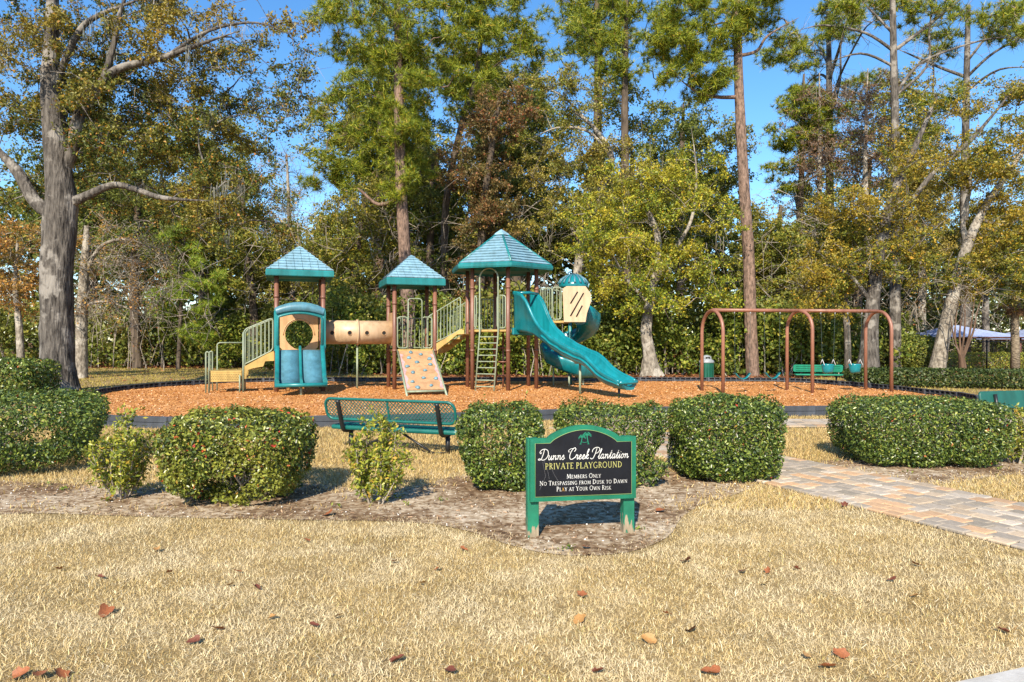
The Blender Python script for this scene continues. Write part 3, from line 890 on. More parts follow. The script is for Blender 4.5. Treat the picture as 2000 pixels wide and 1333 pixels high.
def square_roof(Fm, half, zb, zt, za, label):
    """fascia from zb to zt, apex za; shingles laid in courses on each side"""
    mb = MB(Fm)
    def ring(h, z): return [(-h, -h, z), (h, -h, z), (h, h, z), (-h, h, z)]
    mb.loft([ring(half * .80, zb + .09), ring(half - .05, zb + .06), ring(half - .015, zb), ring(half, zb + .02), ring(half, zt - .03), ring(half - .02, zt)], True, False, False)
    inner = half - .03
    mb.add(ring(inner, zt - .012) + [(0, 0, za - .05)], [(0, 1, 4), (1, 2, 4), (2, 3, 4), (3, 0, 4)])
    mb.add(ring(half * .80, zb + .09) + [(0, 0, za - .3)], [(1, 0, 4), (2, 1, 4), (3, 2, 4), (0, 3, 4)])
    roof = mb.build('roof', M['teal'], PS)
    roof['label'] = label
    nc = 9; r = random.Random(int(half * 1000))
    slope = math.atan2(za - zt, inner)
    for side in range(4):
        R = Matrix.Rotation(side * math.pi / 2, 4, 'Z')
        for c in range(nc):
            t0 = c / nc; t1 = (c + 1) / nc
            h0 = inner * (1 - t0); h1 = inner * (1 - t1)
            z0 = zt + (za - zt) * t0; z1 = zt + (za - zt) * t1
            wid = 2 * h0; sw = .215
            off = 0 if c % 2 else sw / 2
            x = -h0 - off
            while x < h0 - .01:
                a = max(x, -h0); b = min(x + sw, h0)
                if b - a > .03:
                    at = max(a, -h1); bt = min(b, h1)
                    if bt - at < .004: at = bt = (max(min((a + b) / 2, h1), -h1)); at -= .003; bt += .003
                    g = .006; lift = .034
                    a2, b2 = a + g, b - g
                    if abs(a + h0) < 1e-6: a2 = a
                    if abs(b - h0) < 1e-6: b2 = b
                    s = MB(Fm @ R)
                    nx, nz = math.sin(slope), math.cos(slope)
                    def pt(xx, hh, zz, l): return (xx, -hh - nx * l, zz + nz * l)
                    vs = [pt(a2, h0, z0, 0), pt(b2, h0, z0, 0), pt(bt - g * .4, h1, z1, 0), pt(at + g * .4, h1, z1, 0),
                          pt(a2, h0, z0, lift), pt(b2, h0, z0, lift), pt(bt - g * .4, h1, z1, .006), pt(at + g * .4, h1, z1, .006)]
                    s.add(vs, [(0, 3, 2, 1), (4, 5, 6, 7), (0, 1, 5, 4), (1, 2, 6, 5), (2, 3, 7, 6), (3, 0, 4, 7)])
                    s.build('shingle', M['shingle'], roof)
                x += sw
    return roof

def rail(Fm, p0, p1, zb0, zt0, zb1, zt1, n, r=.019, br=.012, name='guardrail'):
    """tube frame with balusters between two plan points"""
    p0 = Vector((*p0, 0)); p1 = Vector((*p1, 0)); u = (p1 - p0); Ln = u.length; u.normalize()
    def P(s, z): q = p0 + u * s; return Vector((q.x, q.y, z))
    def zb(s): return zb0 + (zb1 - zb0) * s / Ln
    def zt(s): return zt0 + (zt1 - zt0) * s / Ln
    c = .07
    pts = [P(0, zb(0) + c), P(0, zt(0) - c), P(.02, zt(.02) - .02), P(c, zt(c)), P(Ln - c, zt(Ln - c)), P(Ln - .02, zt(Ln) - .02), P(Ln, zt(Ln) - c), P(Ln, zb(Ln) + c), P(Ln - .02, zb(Ln) + .02), P(Ln - c, zb(Ln - c)), P(c, zb(c)), P(.02, zb(0) + .02)]
    mb = MB(Fm); mb.tube(pts, r, 8, closed=True)
    fr = mb.build(name, M['sage'], PS)
    for i in range(n):
        s = Ln * (i + 1) / (n + 1)
        b = MB(Fm); b.tube([P(s, zb(s)), P(s, zt(s))], br, 6, cap=False)
        b.build('baluster', M['sage'], fr)
    return fr

def deck(Fm, poly, z, mat='deckyellow', th=.06, holes=True):
    mb = MB(Fm); mb.prism(poly, z - th, z, lambda u, v, w: (u, v, w))
    return mb.build('deck', M[mat], PS)

# ---- tower with the double slide
for sx in (-1, 1):
    for sy in (-1, 1):
        post(F1, sx * S1 / 2, sy * S1 / 2, 3.38)
square_roof(F1, .92, 3.32, 3.50, 4.28, 'square blue shingled roof over the double slide')
h = S1 / 2 - .02
deck(F1, [(-h, -h), (h, -h), (h, h), (-h, h)], Z1)
# tan panel with a round window at the back
def holed_panel(Fm, x0, x1, z0, z1, cx, cz, r, y0, y1, mat, name, skirt=True):
    n = 32
    outer = []; inner = []
    for i in range(n):
        a = 2 * math.pi * i / n - math.pi / 2
        ca, sa = math.cos(a), math.sin(a)
        ts = []
        if ca > 1e-6: ts.append((x1 - cx) / ca)
        if ca < -1e-6: ts.append((x0 - cx) / ca)
        if sa > 1e-6: ts.append((z1 - cz) / sa)
        if sa < -1e-6: ts.append((z0 - cz) / sa)
        t = min(ts)
        outer.append((cx + ca * t, cz + sa * t)); inner.append((cx + ca * r * (1 if sa > 0 else 1 - .25 * sa * sa), cz + sa * r * (1.10 if sa > 0 else 1.08)))
    mb = MB(Fm)
    vs = [(u, y0, v) for u, v in outer] + [(u, y0, v) for u, v in inner] + [(u, y1, v) for u, v in outer] + [(u, y1, v) for u, v in inner]
    fs = []
    for i in range(n):
        j = (i + 1) % n
        fs += [(i, j, n + j, n + i), (2 * n + j, 2 * n + i, 3 * n + i, 3 * n + j), (n + i, n + j, 3 * n + j, 3 * n + i), (j, i, 2 * n + i, 2 * n + j)]
    mb.add(vs, fs)
    # raised ring round the opening
    mb.tube([(cx + r * 1.12 * math.cos(2 * math.pi * i / 28), y0 - .004, cz + r * 1.2 * math.sin(2 * math.pi * i / 28)) for i in range(15)], .016, 6)
    return mb.build(name, M[mat], PS)
holed_panel(F1, -.55, .55, Z1 - .02, Z1 + 1.10, .0, Z1 + .44, .405, S1 / 2 - .03, S1 / 2 + .03, 'tan', 'window_panel')
# hood arch at the slide mouth
mb = MB(F1)
yh = -S1 / 2 - .10
def arch_z(x, top, sag): return top - sag * (x / .66) ** 2
N = 18
ring_o = []
xs = [-.68 + 1.36 * i / N for i in range(N + 1)]
outer = [(-.70, Z1 - .02)] + [(-.70, 2.30)] + [(x, arch_z(x, 2.60, .16)) for x in xs] + [(.70, 2.30), (.70, Z1 - .02)]
inner = [(-.60, Z1 - .02)] + [(-.60, 2.10)] + [(x * .84, arch_z(x, 2.29, .10)) for x in xs] + [(.60, 2.10), (.60, Z1 - .02)]
n = len(outer)
for (ya, yb) in ((yh - .06, yh + .08),):
    vs = [(u, ya + (.05 if v > 2.35 else 0), v) for u, v in outer] + [(u, ya, v) for u, v in inner] + [(u, yb, v) for u, v in outer] + [(u, yb, v) for u, v in inner]
    fs = []
    for i in range(n - 1):
        j = i + 1
        fs += [(i, j, n + j, n + i), (2 * n + j, 2 * n + i, 3 * n + i, 3 * n + j), (n + i, n + j, 3 * n + j, 3 * n + i), (j, i, 2 * n + i, 2 * n + j)]
    mb.add(vs, fs)
mb.tube([(u * 1.0, yh - .065, v) for u, v in inner], .035, 8)
hood = mb.build('slide_hood', M['teal'], PS)
mb = MB(F1)
crown_o = [(x * .985, arch_z(x, 2.605, .16)) for x in xs]; crown_i = [(x * .93, arch_z(x, 2.36, .10)) for x in xs]
n2 = len(xs)
mb.add([(u, yh - .012, v) for u, v in crown_o] + [(u, yh - .105, v - .0) for u, v in crown_i] + [(u, yh + .09, v) for u, v in crown_o] + [(u, yh - .05, v) for u, v in crown_i],
       [f for i in range(n2 - 1) for f in ((n2 + i, n2 + i + 1, i + 1, i), (i, i + 1, 2 * n2 + i + 1, 2 * n2 + i), (n2 + i + 1, n2 + i, 3 * n2 + i, 3 * n2 + i + 1))], True)
mb.build('hood_crown', M['bed_blue'], hood)  # paler blue puts the sky's reflection into the crown's colour
# double slide
sl = [(0.0, Z1 + .01), (.12, Z1 - .02), (.35, Z1 - .22), (1.02, .50), (1.25, .40), (1.42, .385), (1.50, .36)]
def slide_rim(x, w, hgt):
    pts = [Vector((x, -S1 / 2 - .06 - t, z + hgt)) for t, z in sl]
    return catmull(pts, 4)
mb = MB(F1)
prof = catmull([Vector((0, -S1 / 2 - .06 - t, z)) for t, z in sl], 4)
for sx in (-1, 1):
    rings = []
    for i, p in enumerate(prof):
        k = i / (len(prof) - 1); hh = .17 - .05 * k
        x = sx * .61
        rings.append([(x - .055, p.y, p.z - .07), (x + .055, p.y, p.z - .07), (x + .06, p.y, p.z + hh - .03), (x + .035, p.y, p.z + hh), (x - .035, p.y, p.z + hh), (x - .06, p.y, p.z + hh - .03)])
    mb.loft(rings)
rings = []
for i, p in enumerate(prof):
    rings.append([(-.045, p.y, p.z - .05), (.045, p.y, p.z - .05), (.04, p.y, p.z + .09), (.02, p.y, p.z + .12), (-.02, p.y, p.z + .12), (-.04, p.y, p.z + .09)])
mb.loft(rings)
e = prof[-1]
mb.tube([(-.66, e.y, e.z - .02), (.66, e.y, e.z - .02)], .055, 10)
slide1 = mb.build('double_slide', M['teal'], PS)
for sx in (-1, 1):
    mb = MB(F1); rings = []
    for p in prof:
        x0, x1 = (sx * .31 - .262, sx * .31 + .262)
        rings.append([(x0, p.y, p.z - .03), (x1, p.y, p.z - .03), (x1, p.y, p.z), (x0, p.y, p.z)])
    mb.loft(rings); mb.build('slide_bed', M['bed_blue'], slide1)
mb = MB(F1); mb.tube([(0, -S1 / 2 - 1.34, -.02), (0, -S1 / 2 - 1.34, .38)], .035, 10); mb.build('slide_support', M['sage'], PS)

# ---- stairs and transfer platform at the left
xl = -S1 / 2
for sy in (-1, 1):
    y = sy * (S1 / 2 - .16)
    rail(F1, (xl - .10, y), (xl - .86, y), Z1 - .0, Z1 + .92, Z1 - .40, Z1 + .58, 6)
    mb = MB(F1)   # stepped stringer
    poly = [(xl - .06, Z1 - .02), (xl - .06, Z1 - .30), (xl - .30, Z1 - .31), (xl - .36, Z1 - .46), (xl - .62, Z1 - .50), (xl - .78, Z1 - .56), (xl - .80, Z1 - .80), (xl - .90, Z1 - .80), (xl - .90, Z1 - .48), (xl - .55, Z1 - .28), (xl - .28, Z1 - .12)]
    mb.prism(poly, y - .02, y + .02, lambda u, v, w: (u, w, v))
    mb.build('stringer', M['deckyellow'], PS)
    mb = MB(F1); mb.tube([(xl - .88, y - .03, -.03), (xl - .88, y - .03, Z1 + .5)], .022, 8); mb.build('stair_leg', M['sage'], PS)
for k in range(3):
    mb = MB(F1); mb.box((xl - .18 - k * .26, 0, Z1 - .17 - k * .18), (.26, S1 - .40, .035)); mb.build('stair_tread', M['deckyellow'], PS)
xp0, xp1 = xl - .92, xl - 1.78
mb = MB(F1)
mb.box(((xp0 + xp1) / 2, 0, .64), (xp0 - xp1, S1 - .3, .05), bev=.01)
for sy in (-1, 1):
    mb.box(((xp0 + xp1) / 2, sy * (S1 / 2 - .17), .495), (xp0 - xp1, .03, .26), bev=.008)
plat = mb.build('transfer_platform', M['deckyellow'], PS)
mb = MB(F1)
for r_ in range(4):
    for c_ in range(16):
        mb.tube([(xp1 + .09 + c_ * .044 + (r_ % 2) * .022, -(S1 / 2 - .154) - .004, .43 + r_ * .045), (xp1 + .09 + c_ * .044 + (r_ % 2) * .022, -(S1 / 2 - .154), .43 + r_ * .045)], .010, 6)
o = mb.build('perforation_dots', M['dark'], plat); o['kind'] = 'stuff'  # dark discs on the solid skirt, in place of shaded holes
for sy in (-1, 1):
    y = sy * (S1 / 2 - .12)
    for x in (xp0 - .05,):
        mb = MB(F1); mb.tube([(x, y, -.03), (x, y, .55)], .022, 8); mb.build('platform_leg', M['sage'], PS)
    mb = MB(F1)   # low grab loop at the outer end
    pl = [(xp1 - .06, y, -.03), (xp1 - .06, y, 1.16)] + arcpts((xp1 - .02, 1.16), .04, 180, 0, 6, lambda u, v: (u, y, v)) + [(xp1 + .02, y, 1.16), (xp1 + .02, y, -.03)]
    mb.tube(pl, .02, 8); mb.build('grab_loop', M['sage'], PS)
    if sy == 1:
        mb = MB(F1)
        mb.tube([(xp1 + .14, y, -.03), (xp1 + .14, y, 1.36)] + arcpts((xp1 + .23, 1.36), .09, 180, 90, 5, lambda u, v: (u, y, v)) + [(xp0 - .02, y, 1.45)], .02, 8)
        mb.build('handrail', M['sage'], PS)

# ---- tunnel between the two square towers
a = F1 @ Vector((S1 / 2 - .02, .0, 0)); b = F2 @ Vector((-S2 / 2 + .02, .0, 0))
zc = Z1 + .52; R0 = .355
d = (b - a); ln = d.length; d.normalize()
FT = Matrix.Translation((a.x, a.y, 0)) @ Matrix.Rotation(math.atan2(d.y, d.x), 4, 'Z')
mb = MB(FT)
def tring(x, r, n=32): return [(x, r * math.cos(2 * math.pi * i / n), zc + r * math.sin(2 * math.pi * i / n)) for i in range(n)]
mb.loft([tring(.0, R0 - .02), tring(.0, R0), tring(ln, R0), tring(ln, R0 - .02), ], True, False)
mb.loft([tring(ln, R0 - .02), tring(0, R0 - .02)], True, False)
mb.loft([tring(ln * .5 - .03, R0 - .005), tring(ln * .5 - .03, R0 + .035), tring(ln * .5 + .03, R0 + .035), tring(ln * .5 + .03, R0 - .005)], True, False)
tun = mb.build('crawl_tunnel', M['cream'], PS)
for fx in (.16, .40, .64, .88):
    m2 = MB(FT)
    x = ln * fx - .04
    # dark disc painted for the shade in a peep hole, rim standing proud
    aa = math.radians(-168); 
    c = Vector((x, R0 * math.cos(math.radians(180 - 3)), zc + R0 * math.sin(math.radians(-3))))
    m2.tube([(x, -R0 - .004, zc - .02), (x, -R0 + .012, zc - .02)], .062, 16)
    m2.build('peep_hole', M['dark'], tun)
    m3 = MB(FT); m3.tube([(x + .066 * math.cos(2 * math.pi * i / 16), -R0 - .002, zc - .02 + .066 * math.sin(2 * math.pi * i / 16)) for i in range(16)], .008, 5, closed=True)
    m3.build('peep_rim', M['tan'], tun)
mid = FT @ Vector((ln / 2, 0, 0))
mb = MB(FT); mb.tube([(ln / 2, 0, -.03), (ln / 2, 0, zc - R0 - .12)], .03, 10); mb.tube([(ln / 2, 0, zc - R0 - .14), (ln / 2, 0, zc - R0 + .01)], .022, 8); mb.build('tunnel_support', M['sage'], PS)
for Fm, x, nm in ((F1, S1 / 2, 'tunnel_panel'), (F2, -S2 / 2, 'tunnel_panel')):
    holed = MB(Fm @ Matrix.Rotation(math.pi / 2, 4, 'Z'))
    nn = 32; w_ = .53
    outer = []; inner = []
    for i in range(nn):
        an = 2 * math.pi * i / nn + math.pi / 4
        ca, sa = math.cos(an), math.sin(an)
        t_ = min(w_ / abs(ca) if abs(ca) > 1e-6 else 9, (.60 if sa > 0 else .40) / abs(sa) if abs(sa) > 1e-6 else 9)
        outer.append((ca * t_, zc + sa * t_)); inner.append((ca * (R0 - .01), zc + sa * (R0 - .01)))
    ya, yb = -x - .025, -x + .025
    vs = [(u, ya, v) for u, v in outer] + [(u, ya, v) for u, v in inner] + [(u, yb, v) for u, v in outer] + [(u, yb, v) for u, v in inner]
    fs = []
    for i in range(nn):
        j = (i + 1) % nn
        fs += [(i, j, nn + j, nn + i), (2 * nn + j, 2 * nn + i, 3 * nn + i, 3 * nn + j), (j, i, 2 * nn + i, 2 * nn + j)]
    holed.add(vs, fs); holed.build(nm, M['tan'], PS)

# ---- middle tower
for sx in (-1, 1):
    for sy in (-1, 1):
        post(F2, sx * S2 / 2, sy * S2 / 2, 3.24)
square_roof(F2, .88, 3.16, 3.37, 4.15, 'square blue shingled roof over the climbing ramp')
h = S2 / 2 - .02
deck(F2, [(-h, -h), (h, -h), (h, h), (-h, h)], Z2)
yf = -S2 / 2
rail(F2, (-S2 / 2 + .09, yf), (-.22, yf), Z2 + .05, Z2 + .98, Z2 + .05, Z2 + .98, 1)
rail(F2, (.22, yf), (S2 / 2 - .09, yf), Z2 + .05, Z2 + .98, Z2 + .05, Z2 + .98, 1)
mb = MB(F2); mb.tube([(-.21, yf - .03, Z2 - .02), (-.21, yf - .03, Z2 + 1.44)] + arcpts((-.12, 1.44 + Z2), .09, 180, 90, 5, lambda u, v: (u, yf - .03, v)) + arcpts((.12, 1.44 + Z2), .09, 90, 0, 5, lambda u, v: (u, yf - .03, v)) + [(.21, yf - .03, Z2 - .02)], .019, 8)
mb.build('entry_arch', M['sage'], PS)
rail(F2, (-S2 / 2 + .09, -yf), (S2 / 2 - .09, -yf), Z2 + .05, Z2 + .98, Z2 + .05, Z2 + .98, 6)
mb = MB(F2); c = (-.18, -yf - .06, Z2 + .74)
mb.tube([(c[0] + .13 * math.cos(2 * math.pi * i / 24), c[1], c[2] + .13 * math.sin(2 * math.pi * i / 24)) for i in range(24)], .018, 8, closed=True)
for i in range(3):
    a_ = 2 * math.pi * i / 3 + .5
    mb.tube([c, (c[0] + .13 * math.cos(a_), c[1], c[2] + .13 * math.sin(a_))], .03, 6)
mb.tube([(c[0], c[1] - .02, c[2]), (c[0], -yf, c[2])], .06, 12)
mb.build('steering_wheel', M['black_rubber'], PS)
# climbing ramp
top = Vector((0, yf - .08, Z2 - .03)); bot = Vector((-.14, yf - 2.45, .10))
def ramp(u, t, lift=0.0):
    p = top.lerp(bot, t); dirv = (bot - top).normalized(); nrm = Vector((0, -dirv.z, dirv.y)).normalized()
    if nrm.z < 0: nrm = -nrm
    q = p + nrm * lift; return Vector((u + p.x, q.y, q.z))
mb = MB(F2)
mb.loft([[ramp(-.50, t, 0), ramp(.50, t, 0), ramp(.50, t, .03), ramp(-.50, t, .03)] for t in (0.02, .5, .93)], True, True, False)
rp_ = mb.build('climbing_ramp', M['rock_panel'], PS)
for sx in (-1, 1):
    mb = MB(F2); mb.tube([ramp(sx * .53, -.01, .01), ramp(sx * .53, 1.12, .01)], .03, 8); mb.build('ramp_frame', M['sage'], rp_)
    mb = MB(F2)
    zig = [(sx * .495, .10)]
    for k in range(9): zig.append((sx * (.495 - (.10 if k % 2 == 0 else .035)), .12 + k * .095))
    zig.append((sx * .495, .92))
    vs = [ramp(u, t_, .033) for u, t_ in zig]
    mb.add(vs, [tuple(range(len(vs))) if sx < 0 else tuple(reversed(range(len(vs))))]); mb.build('pink_edge', M['rock_pink'], rp_)
mb = MB(F2); mb.tube([ramp(-.53, .95, .0), ramp(.53, .95, .0)], .03, 8); mb.build('ramp_crossbar', M['sage'], rp_)
mb = MB(F2); mb.box(ramp(0, .0, .02), (1.06, .10, .05), bev=.01); mb.build('ramp_lip', M['deckyellow'], rp_)
rr = random.Random(2)
for (u, t_) in [(-.16, .07), (.13, .13), (-.26, .21), (.34, .24), (-.05, .32), (.32, .38), (-.36, .42), (.12, .52), (-.24, .56), (.02, .69), (.36, .70), (-.31, .77), (.17, .86), (-.20, .89)]:
    mb = MB(F2); c = ramp(u, t_, .03); nseg = 10
    rings = []
    rot = rr.uniform(0, 6); el = rr.uniform(.7, 1.2)
    offs = [rr.uniform(.75, 1.2) for _ in range(nseg)]
    for (rad, hh) in ((.066, 0), (.060, .026), (.036, .048), (.008, .054)):
        ring = []
        for i in range(nseg):
            an = 2 * math.pi * i / nseg + rot
            p = ramp(u + rad * math.cos(an) * offs[i], t_ + rad * el * math.sin(an) * offs[i] / 2.6, .03 + hh)
            ring.append(p)
        rings.append(ring)
    mb.loft(rings); mb.build('rock_hold', M['hold'], rp_)

# ---- hexagonal tower
def hexv(k, r=HEX_R): a = math.radians(HEX_A + 60 * k); return (r * math.cos(a), r * math.sin(a))
for k in range(6):
    x, y = hexv(k); post(F3, x, y, 3.70)
deck(F3, [hexv(k, HEX_R - .03) for k in range(6)], Z3)
mb = MB(F3)
def hring(r, z): return [(*hexv(k, r), z) for k in range(6)]
RO = 1.66; ZB = 3.64; ZA = 4.93
mb.loft([hring(1.2, ZB + .12), hring(RO - .10, ZB + .05), hring(RO - .02, ZB - .01), hring(RO, ZB + .04), hring(RO, ZB + .11), hring(RO - .06, ZB + .15)], True, False, False)
mb.add(hring(RO - .08, ZB + .13) + [(0, 0, ZA - .06)], [(k, (k + 1) % 6, 6) for k in range(6)])
mb.add(hring(1.2, ZB + .12) + [(0, 0, ZA - .35)], [((k + 1) % 6, k, 6) for k in range(6)])
hroof = mb.build('roof', M['teal'], PS); hroof['label'] = 'six sided blue roof with teal ribs over the tall slide tower'
nc = 10; zb = ZB + .14
for k in range(6):
    A = Vector((*hexv(k, RO - .07), zb)); B = Vector((*hexv((k + 1) % 6, RO - .07), zb)); T = Vector((0, 0, ZA - .04))
    nrm = (B - A).cross(T - A).normalized()
    if nrm.z < 0: nrm = -nrm
    for c in range(nc):
        t0, t1 = c / nc * .86, (c + .93) / nc * .86
        a0, b0, a1, b1 = A.lerp(T, t0), B.lerp(T, t0), A.lerp(T, t1), B.lerp(T, t1)
        s = MB(F3)
        vs = [a0, b0, b1, a1, a0 + nrm * .040, b0 + nrm * .040, b1 + nrm * .007, a1 + nrm * .007]
        s.add(vs, [(0, 3, 2, 1), (4, 5, 6, 7), (0, 1, 5, 4), (1, 2, 6, 5), (2, 3, 7, 6), (3, 0, 4, 7)]); s.build('roof_course', M['shingle'], hroof)
    m2 = MB(F3); m2.tube([A.lerp(T, -.01) + Vector((0, 0, .01)), A.lerp(T, .87) + Vector((0, 0, .02))], .036, 8); m2.build('roof_rib', M['teal'], hroof)
m2 = MB(F3); m2.loft([[Vector((*hexv(k, r), z)) for k in range(6)] for r, z in ((.27, ZA - .17), (.25, ZA - .13), (.02, ZA + .02))], True, True, False); m2.build('roof_cap', M['shingle'], hroof)
# arch ladder on the front-left face (vertices 4 and 5)
v4 = Vector(hexv(4)); v5 = Vector(hexv(5)); fm = (v4 + v5) / 2; fu = (v5 - v4).normalized(); fn = Vector((fm.x, fm.y)).normalized()
def LP(u, out, z): q = fm + fu * u + fn * out; return Vector((q.x, q.y, z))
lc = .0; lw = .29
def arch_tube(c, w, out0, out1, ztop, z0):
    zc_ = ztop - w
    pts = [LP(c - w, out0, z0), LP(c - w, out1, Z3 - .1), LP(c - w, out1, zc_)]
    pts += [LP(c + w * math.cos(math.radians(a)), out1, zc_ + w * math.sin(math.radians(a))) for a in range(170, 0, -12)]
    pts += [LP(c + w, out1, zc_), LP(c + w, out1, Z3 - .1), LP(c + w, out0, z0)]
    return pts
mb = MB(F3); mb.tube(arch_tube(lc, lw, .46, .10, Z3 + 1.80, -.03), .023, 10)
lad = mb.build('arch_ladder', M['sage'], PS)
for i in range(9):
    z = .18 + i * (Z3 - .22) / 9; out = .46 + (.10 - .46) * (z / (Z3 - .1))
    m2 = MB(F3); m2.tube([LP(lc - lw, out, z), LP(lc + lw, out, z)], .017, 8, cap=False); m2.build('rung', M['sage'], lad)
def face_rail(k0, k1, s0, s1, nbal, zt=1.0):
    a = Vector(hexv(k0)); b = Vector(hexv(k1)); u = (b - a).normalized(); ln = (b - a).length
    p0 = a + u * (s0 * ln); p1 = a + u * (s1 * ln)
    return rail(F3, tuple(p0), tuple(p1), Z3 + .04, Z3 + zt, Z3 + .04, Z3 + zt, nbal)
face_rail(4, 5, .70, .93, 2)
face_rail(4, 5, .06, .12, 0)
face_rail(1, 2, .07, .93, 7)
face_rail(2, 3, .07, .93, 7)
mb = MB(F3)   # second arch on a rear face
a = Vector(hexv(1)); b = Vector(hexv(2)); mm = (a + b) / 2; uu = (b - a).normalized()
pts = [(mm.x + uu.x * .27, mm.y + uu.y * .27, Z3)] + [(mm.x + uu.x * .27 * math.cos(math.radians(t_)), mm.y + uu.y * .27 * math.cos(math.radians(t_)), Z3 + 1.32 + .27 * math.sin(math.radians(t_))) for t_ in range(0, 181, 12)] + [(mm.x - uu.x * .27, mm.y - uu.y * .27, Z3)]
mb.tube(pts, .02, 8); mb.build('rear_arch', M['sage'], PS)
# stairs from the middle tower up to the hexagon, with side railings
pA = F2 @ Vector((S2 / 2, 0, 0)); fm3 = (Vector(hexv(3)) + Vector(hexv(4))) / 2; pB = F3 @ Vector((fm3.x, fm3.y, 0))
dd = (pB - pA); ln = Vector((dd.x, dd.y)).length
FS = Matrix.Translation((pA.x, pA.y, 0)) @ Matrix.Rotation(math.atan2(dd.y, dd.x), 4, 'Z')
for sy in (-1, 1):
    y = sy * .50
    rail(FS, (.12, y), (ln - .12, y), Z2 + .10, Z2 + 1.0, Z3 - .0, Z3 + .98, 9)
    mb = MB(FS); mb.prism([(.02, Z2 - .14), (.02, Z2 + .02), (.25, Z2 + .10), (ln - .1, Z3 + .02), (ln, Z3 - .02), (ln, Z3 - .13), (ln - .22, Z3 - .14), (ln * .62, Z2 + .24), (ln * .5, Z2 + .14), (.40, Z2 - .05), (.25, Z2 - .12)], y - .02, y + .02, lambda u, v, w: (u, w, v))
    mb.build('stringer', M['deckyellow'], PS)
for k in range(3):
    mb = MB(FS); mb.box((.2 + k * (ln - .2) / 3 + .1, 0, Z2 + .14 + k * .16), (ln / 3, .96, .04)); mb.build('stair_tread', M['deckyellow'], PS)
# balance chain post with discs behind the ladder
mb = MB(F3); mb.tube([(0.05, .35, -.02), (.05, .35, Z3 - .05)], .03, 8)
for z in (.42, .85, 1.28):
    mb.lathe([(.0, z - .02), (.16, z - .02), (.17, z), (.16, z + .02), (0.0, z + .02)], 14, (.05, .35, 0))
mb.build('pod_climber', M['brown'], PS)

# ---- wave slide from the face between vertices 5 and 0
fm = (Vector(hexv(5)) + Vector(hexv(0))) / 2; nd = fm.normalized()
FW = F3 @ Matrix.Translation((fm.x, fm.y, 0)) @ Matrix.Rotation(math.atan2(nd.y, nd.x), 4, 'Z')
tab = [(0.0, Z3 + .02, 1.08, .345), (.30, Z3 + .0, 1.06, .345), (.55, Z3 - .04, .84, .33), (.85, Z3 - .13, .42, .31), (1.15, Z3 - .31, .29, .30), (1.6, Z3 - .55, .27, .30), (2.05, 1.10, .27, .30),
       (2.45, .97, .26, .30), (2.70, .92, .25, .30), (2.95, .76, .26, .30), (3.25, .53, .25, .30), (3.6, .42, .20, .31), (3.95, .37, .14, .32), (4.08, .33, .10, .30)]
mb = MB(FW); rings = []
steps = 64
for i in range(steps + 1):
    t_ = 4.08 * i / steps
    # smooth sample
    zb_, wh, hw = interp(tab, t_)
    if 0: pass
    # average neighbours to round the kinks
    acc = [0, 0, 0]
    for dt in (-.12, -.06, 0, .06, .12):
        q = interp(tab, min(max(t_ + dt, 0), 4.08)); acc = [x + y / 5 for x, y in zip(acc, q)]
    zb_, wh, hw = acc
    if t_ > 3.95: hw *= math.cos(min(1, (t_ - 3.95) / .15) * .9)
    sec = [(-hw - .055, wh - .05), (-hw - .045, wh - .005), (-hw, wh + .012), (-hw + .04, wh - .012), (-hw + .05, wh - .06), (-hw + .065, .10), (-hw + .13, .02), (0, 0),
           (hw - .13, .02), (hw - .065, .10), (hw - .05, wh - .06), (hw - .04, wh - .012), (hw, wh + .012), (hw + .045, wh - .005), (hw + .055, wh - .05), (hw + .015, wh - .09), (hw - .0, .02), (hw - .07, -.075), (0, -.085), (-hw + .07, -.075), (-hw, .02), (-hw - .015, wh - .09)]
    if wh < .16:
        sec = [(a, min(b, wh + .012)) for a, b in sec]
    rings.append([(t_, a, zb_ + b) for a, b in sec])
mb.loft(rings)
ws = mb.build('wave_slide', M['teal_slide'], PS); ws['label'] = 'long glossy teal wavy slide'
mb = MB(FW); mb.tube([(.30, -.36, Z3 + 1.06), (.33, 0, Z3 + 1.08), (.30, .36, Z3 + 1.06)], .045, 10); mb.build('slide_crossbar', M['teal_slide'], ws)
mb = MB(FW); mb.box((.03, 0, Z3 - .06), (.10, .86, .22), bev=.03); mb.build('slide_collar', M['teal_slide'], ws)
for sgn in (-1, 1):                                   # rolled rims and the moulded ridge below them
    rim, ridge_ = [], []
    for i in range(0, steps + 1):
        t_ = 4.0 * i / steps; acc = [0, 0, 0]
        for dt in (-.12, -.06, 0, .06, .12):
            q = interp(tab, min(max(t_ + dt, 0), 4.08)); acc = [x + y / 5 for x, y in zip(acc, q)]
        rim.append((t_, sgn * (acc[2] + .012), acc[0] + acc[1] - .005)); ridge_.append((t_, sgn * (acc[2] + .012), acc[0] + min(acc[1] * .35, .11)))
    mb = MB(FW); mb.tube(rim, .046, 10); mb.build('rim', M['teal_slide'], ws)
    mb = MB(FW); mb.tube(ridge_[18:], .030, 8); mb.build('side_ridge', M['teal_slide'], ws)
zb_, wh, hw = interp(tab, 4.0)
mb = MB(FW); mb.tube([(4.0 + .12 * math.cos(math.radians(a_)), .33 * math.sin(math.radians(a_)), zb_ + wh - .03) for a_ in range(-90, 91, 15)], .05, 10); mb.build('exit_lip', M['teal_slide'], ws)
for t_, z in ((2.35, .92), (3.72, .33)):
    mb = MB(FW); mb.tube([(t_, 0, -.03), (t_, 0, z)], .034, 10); mb.box((t_, 0, z - .02), (.10, .34, .04)); mb.build('slide_support', M['sage'] if t_ < 3 else M['timber'], PS)

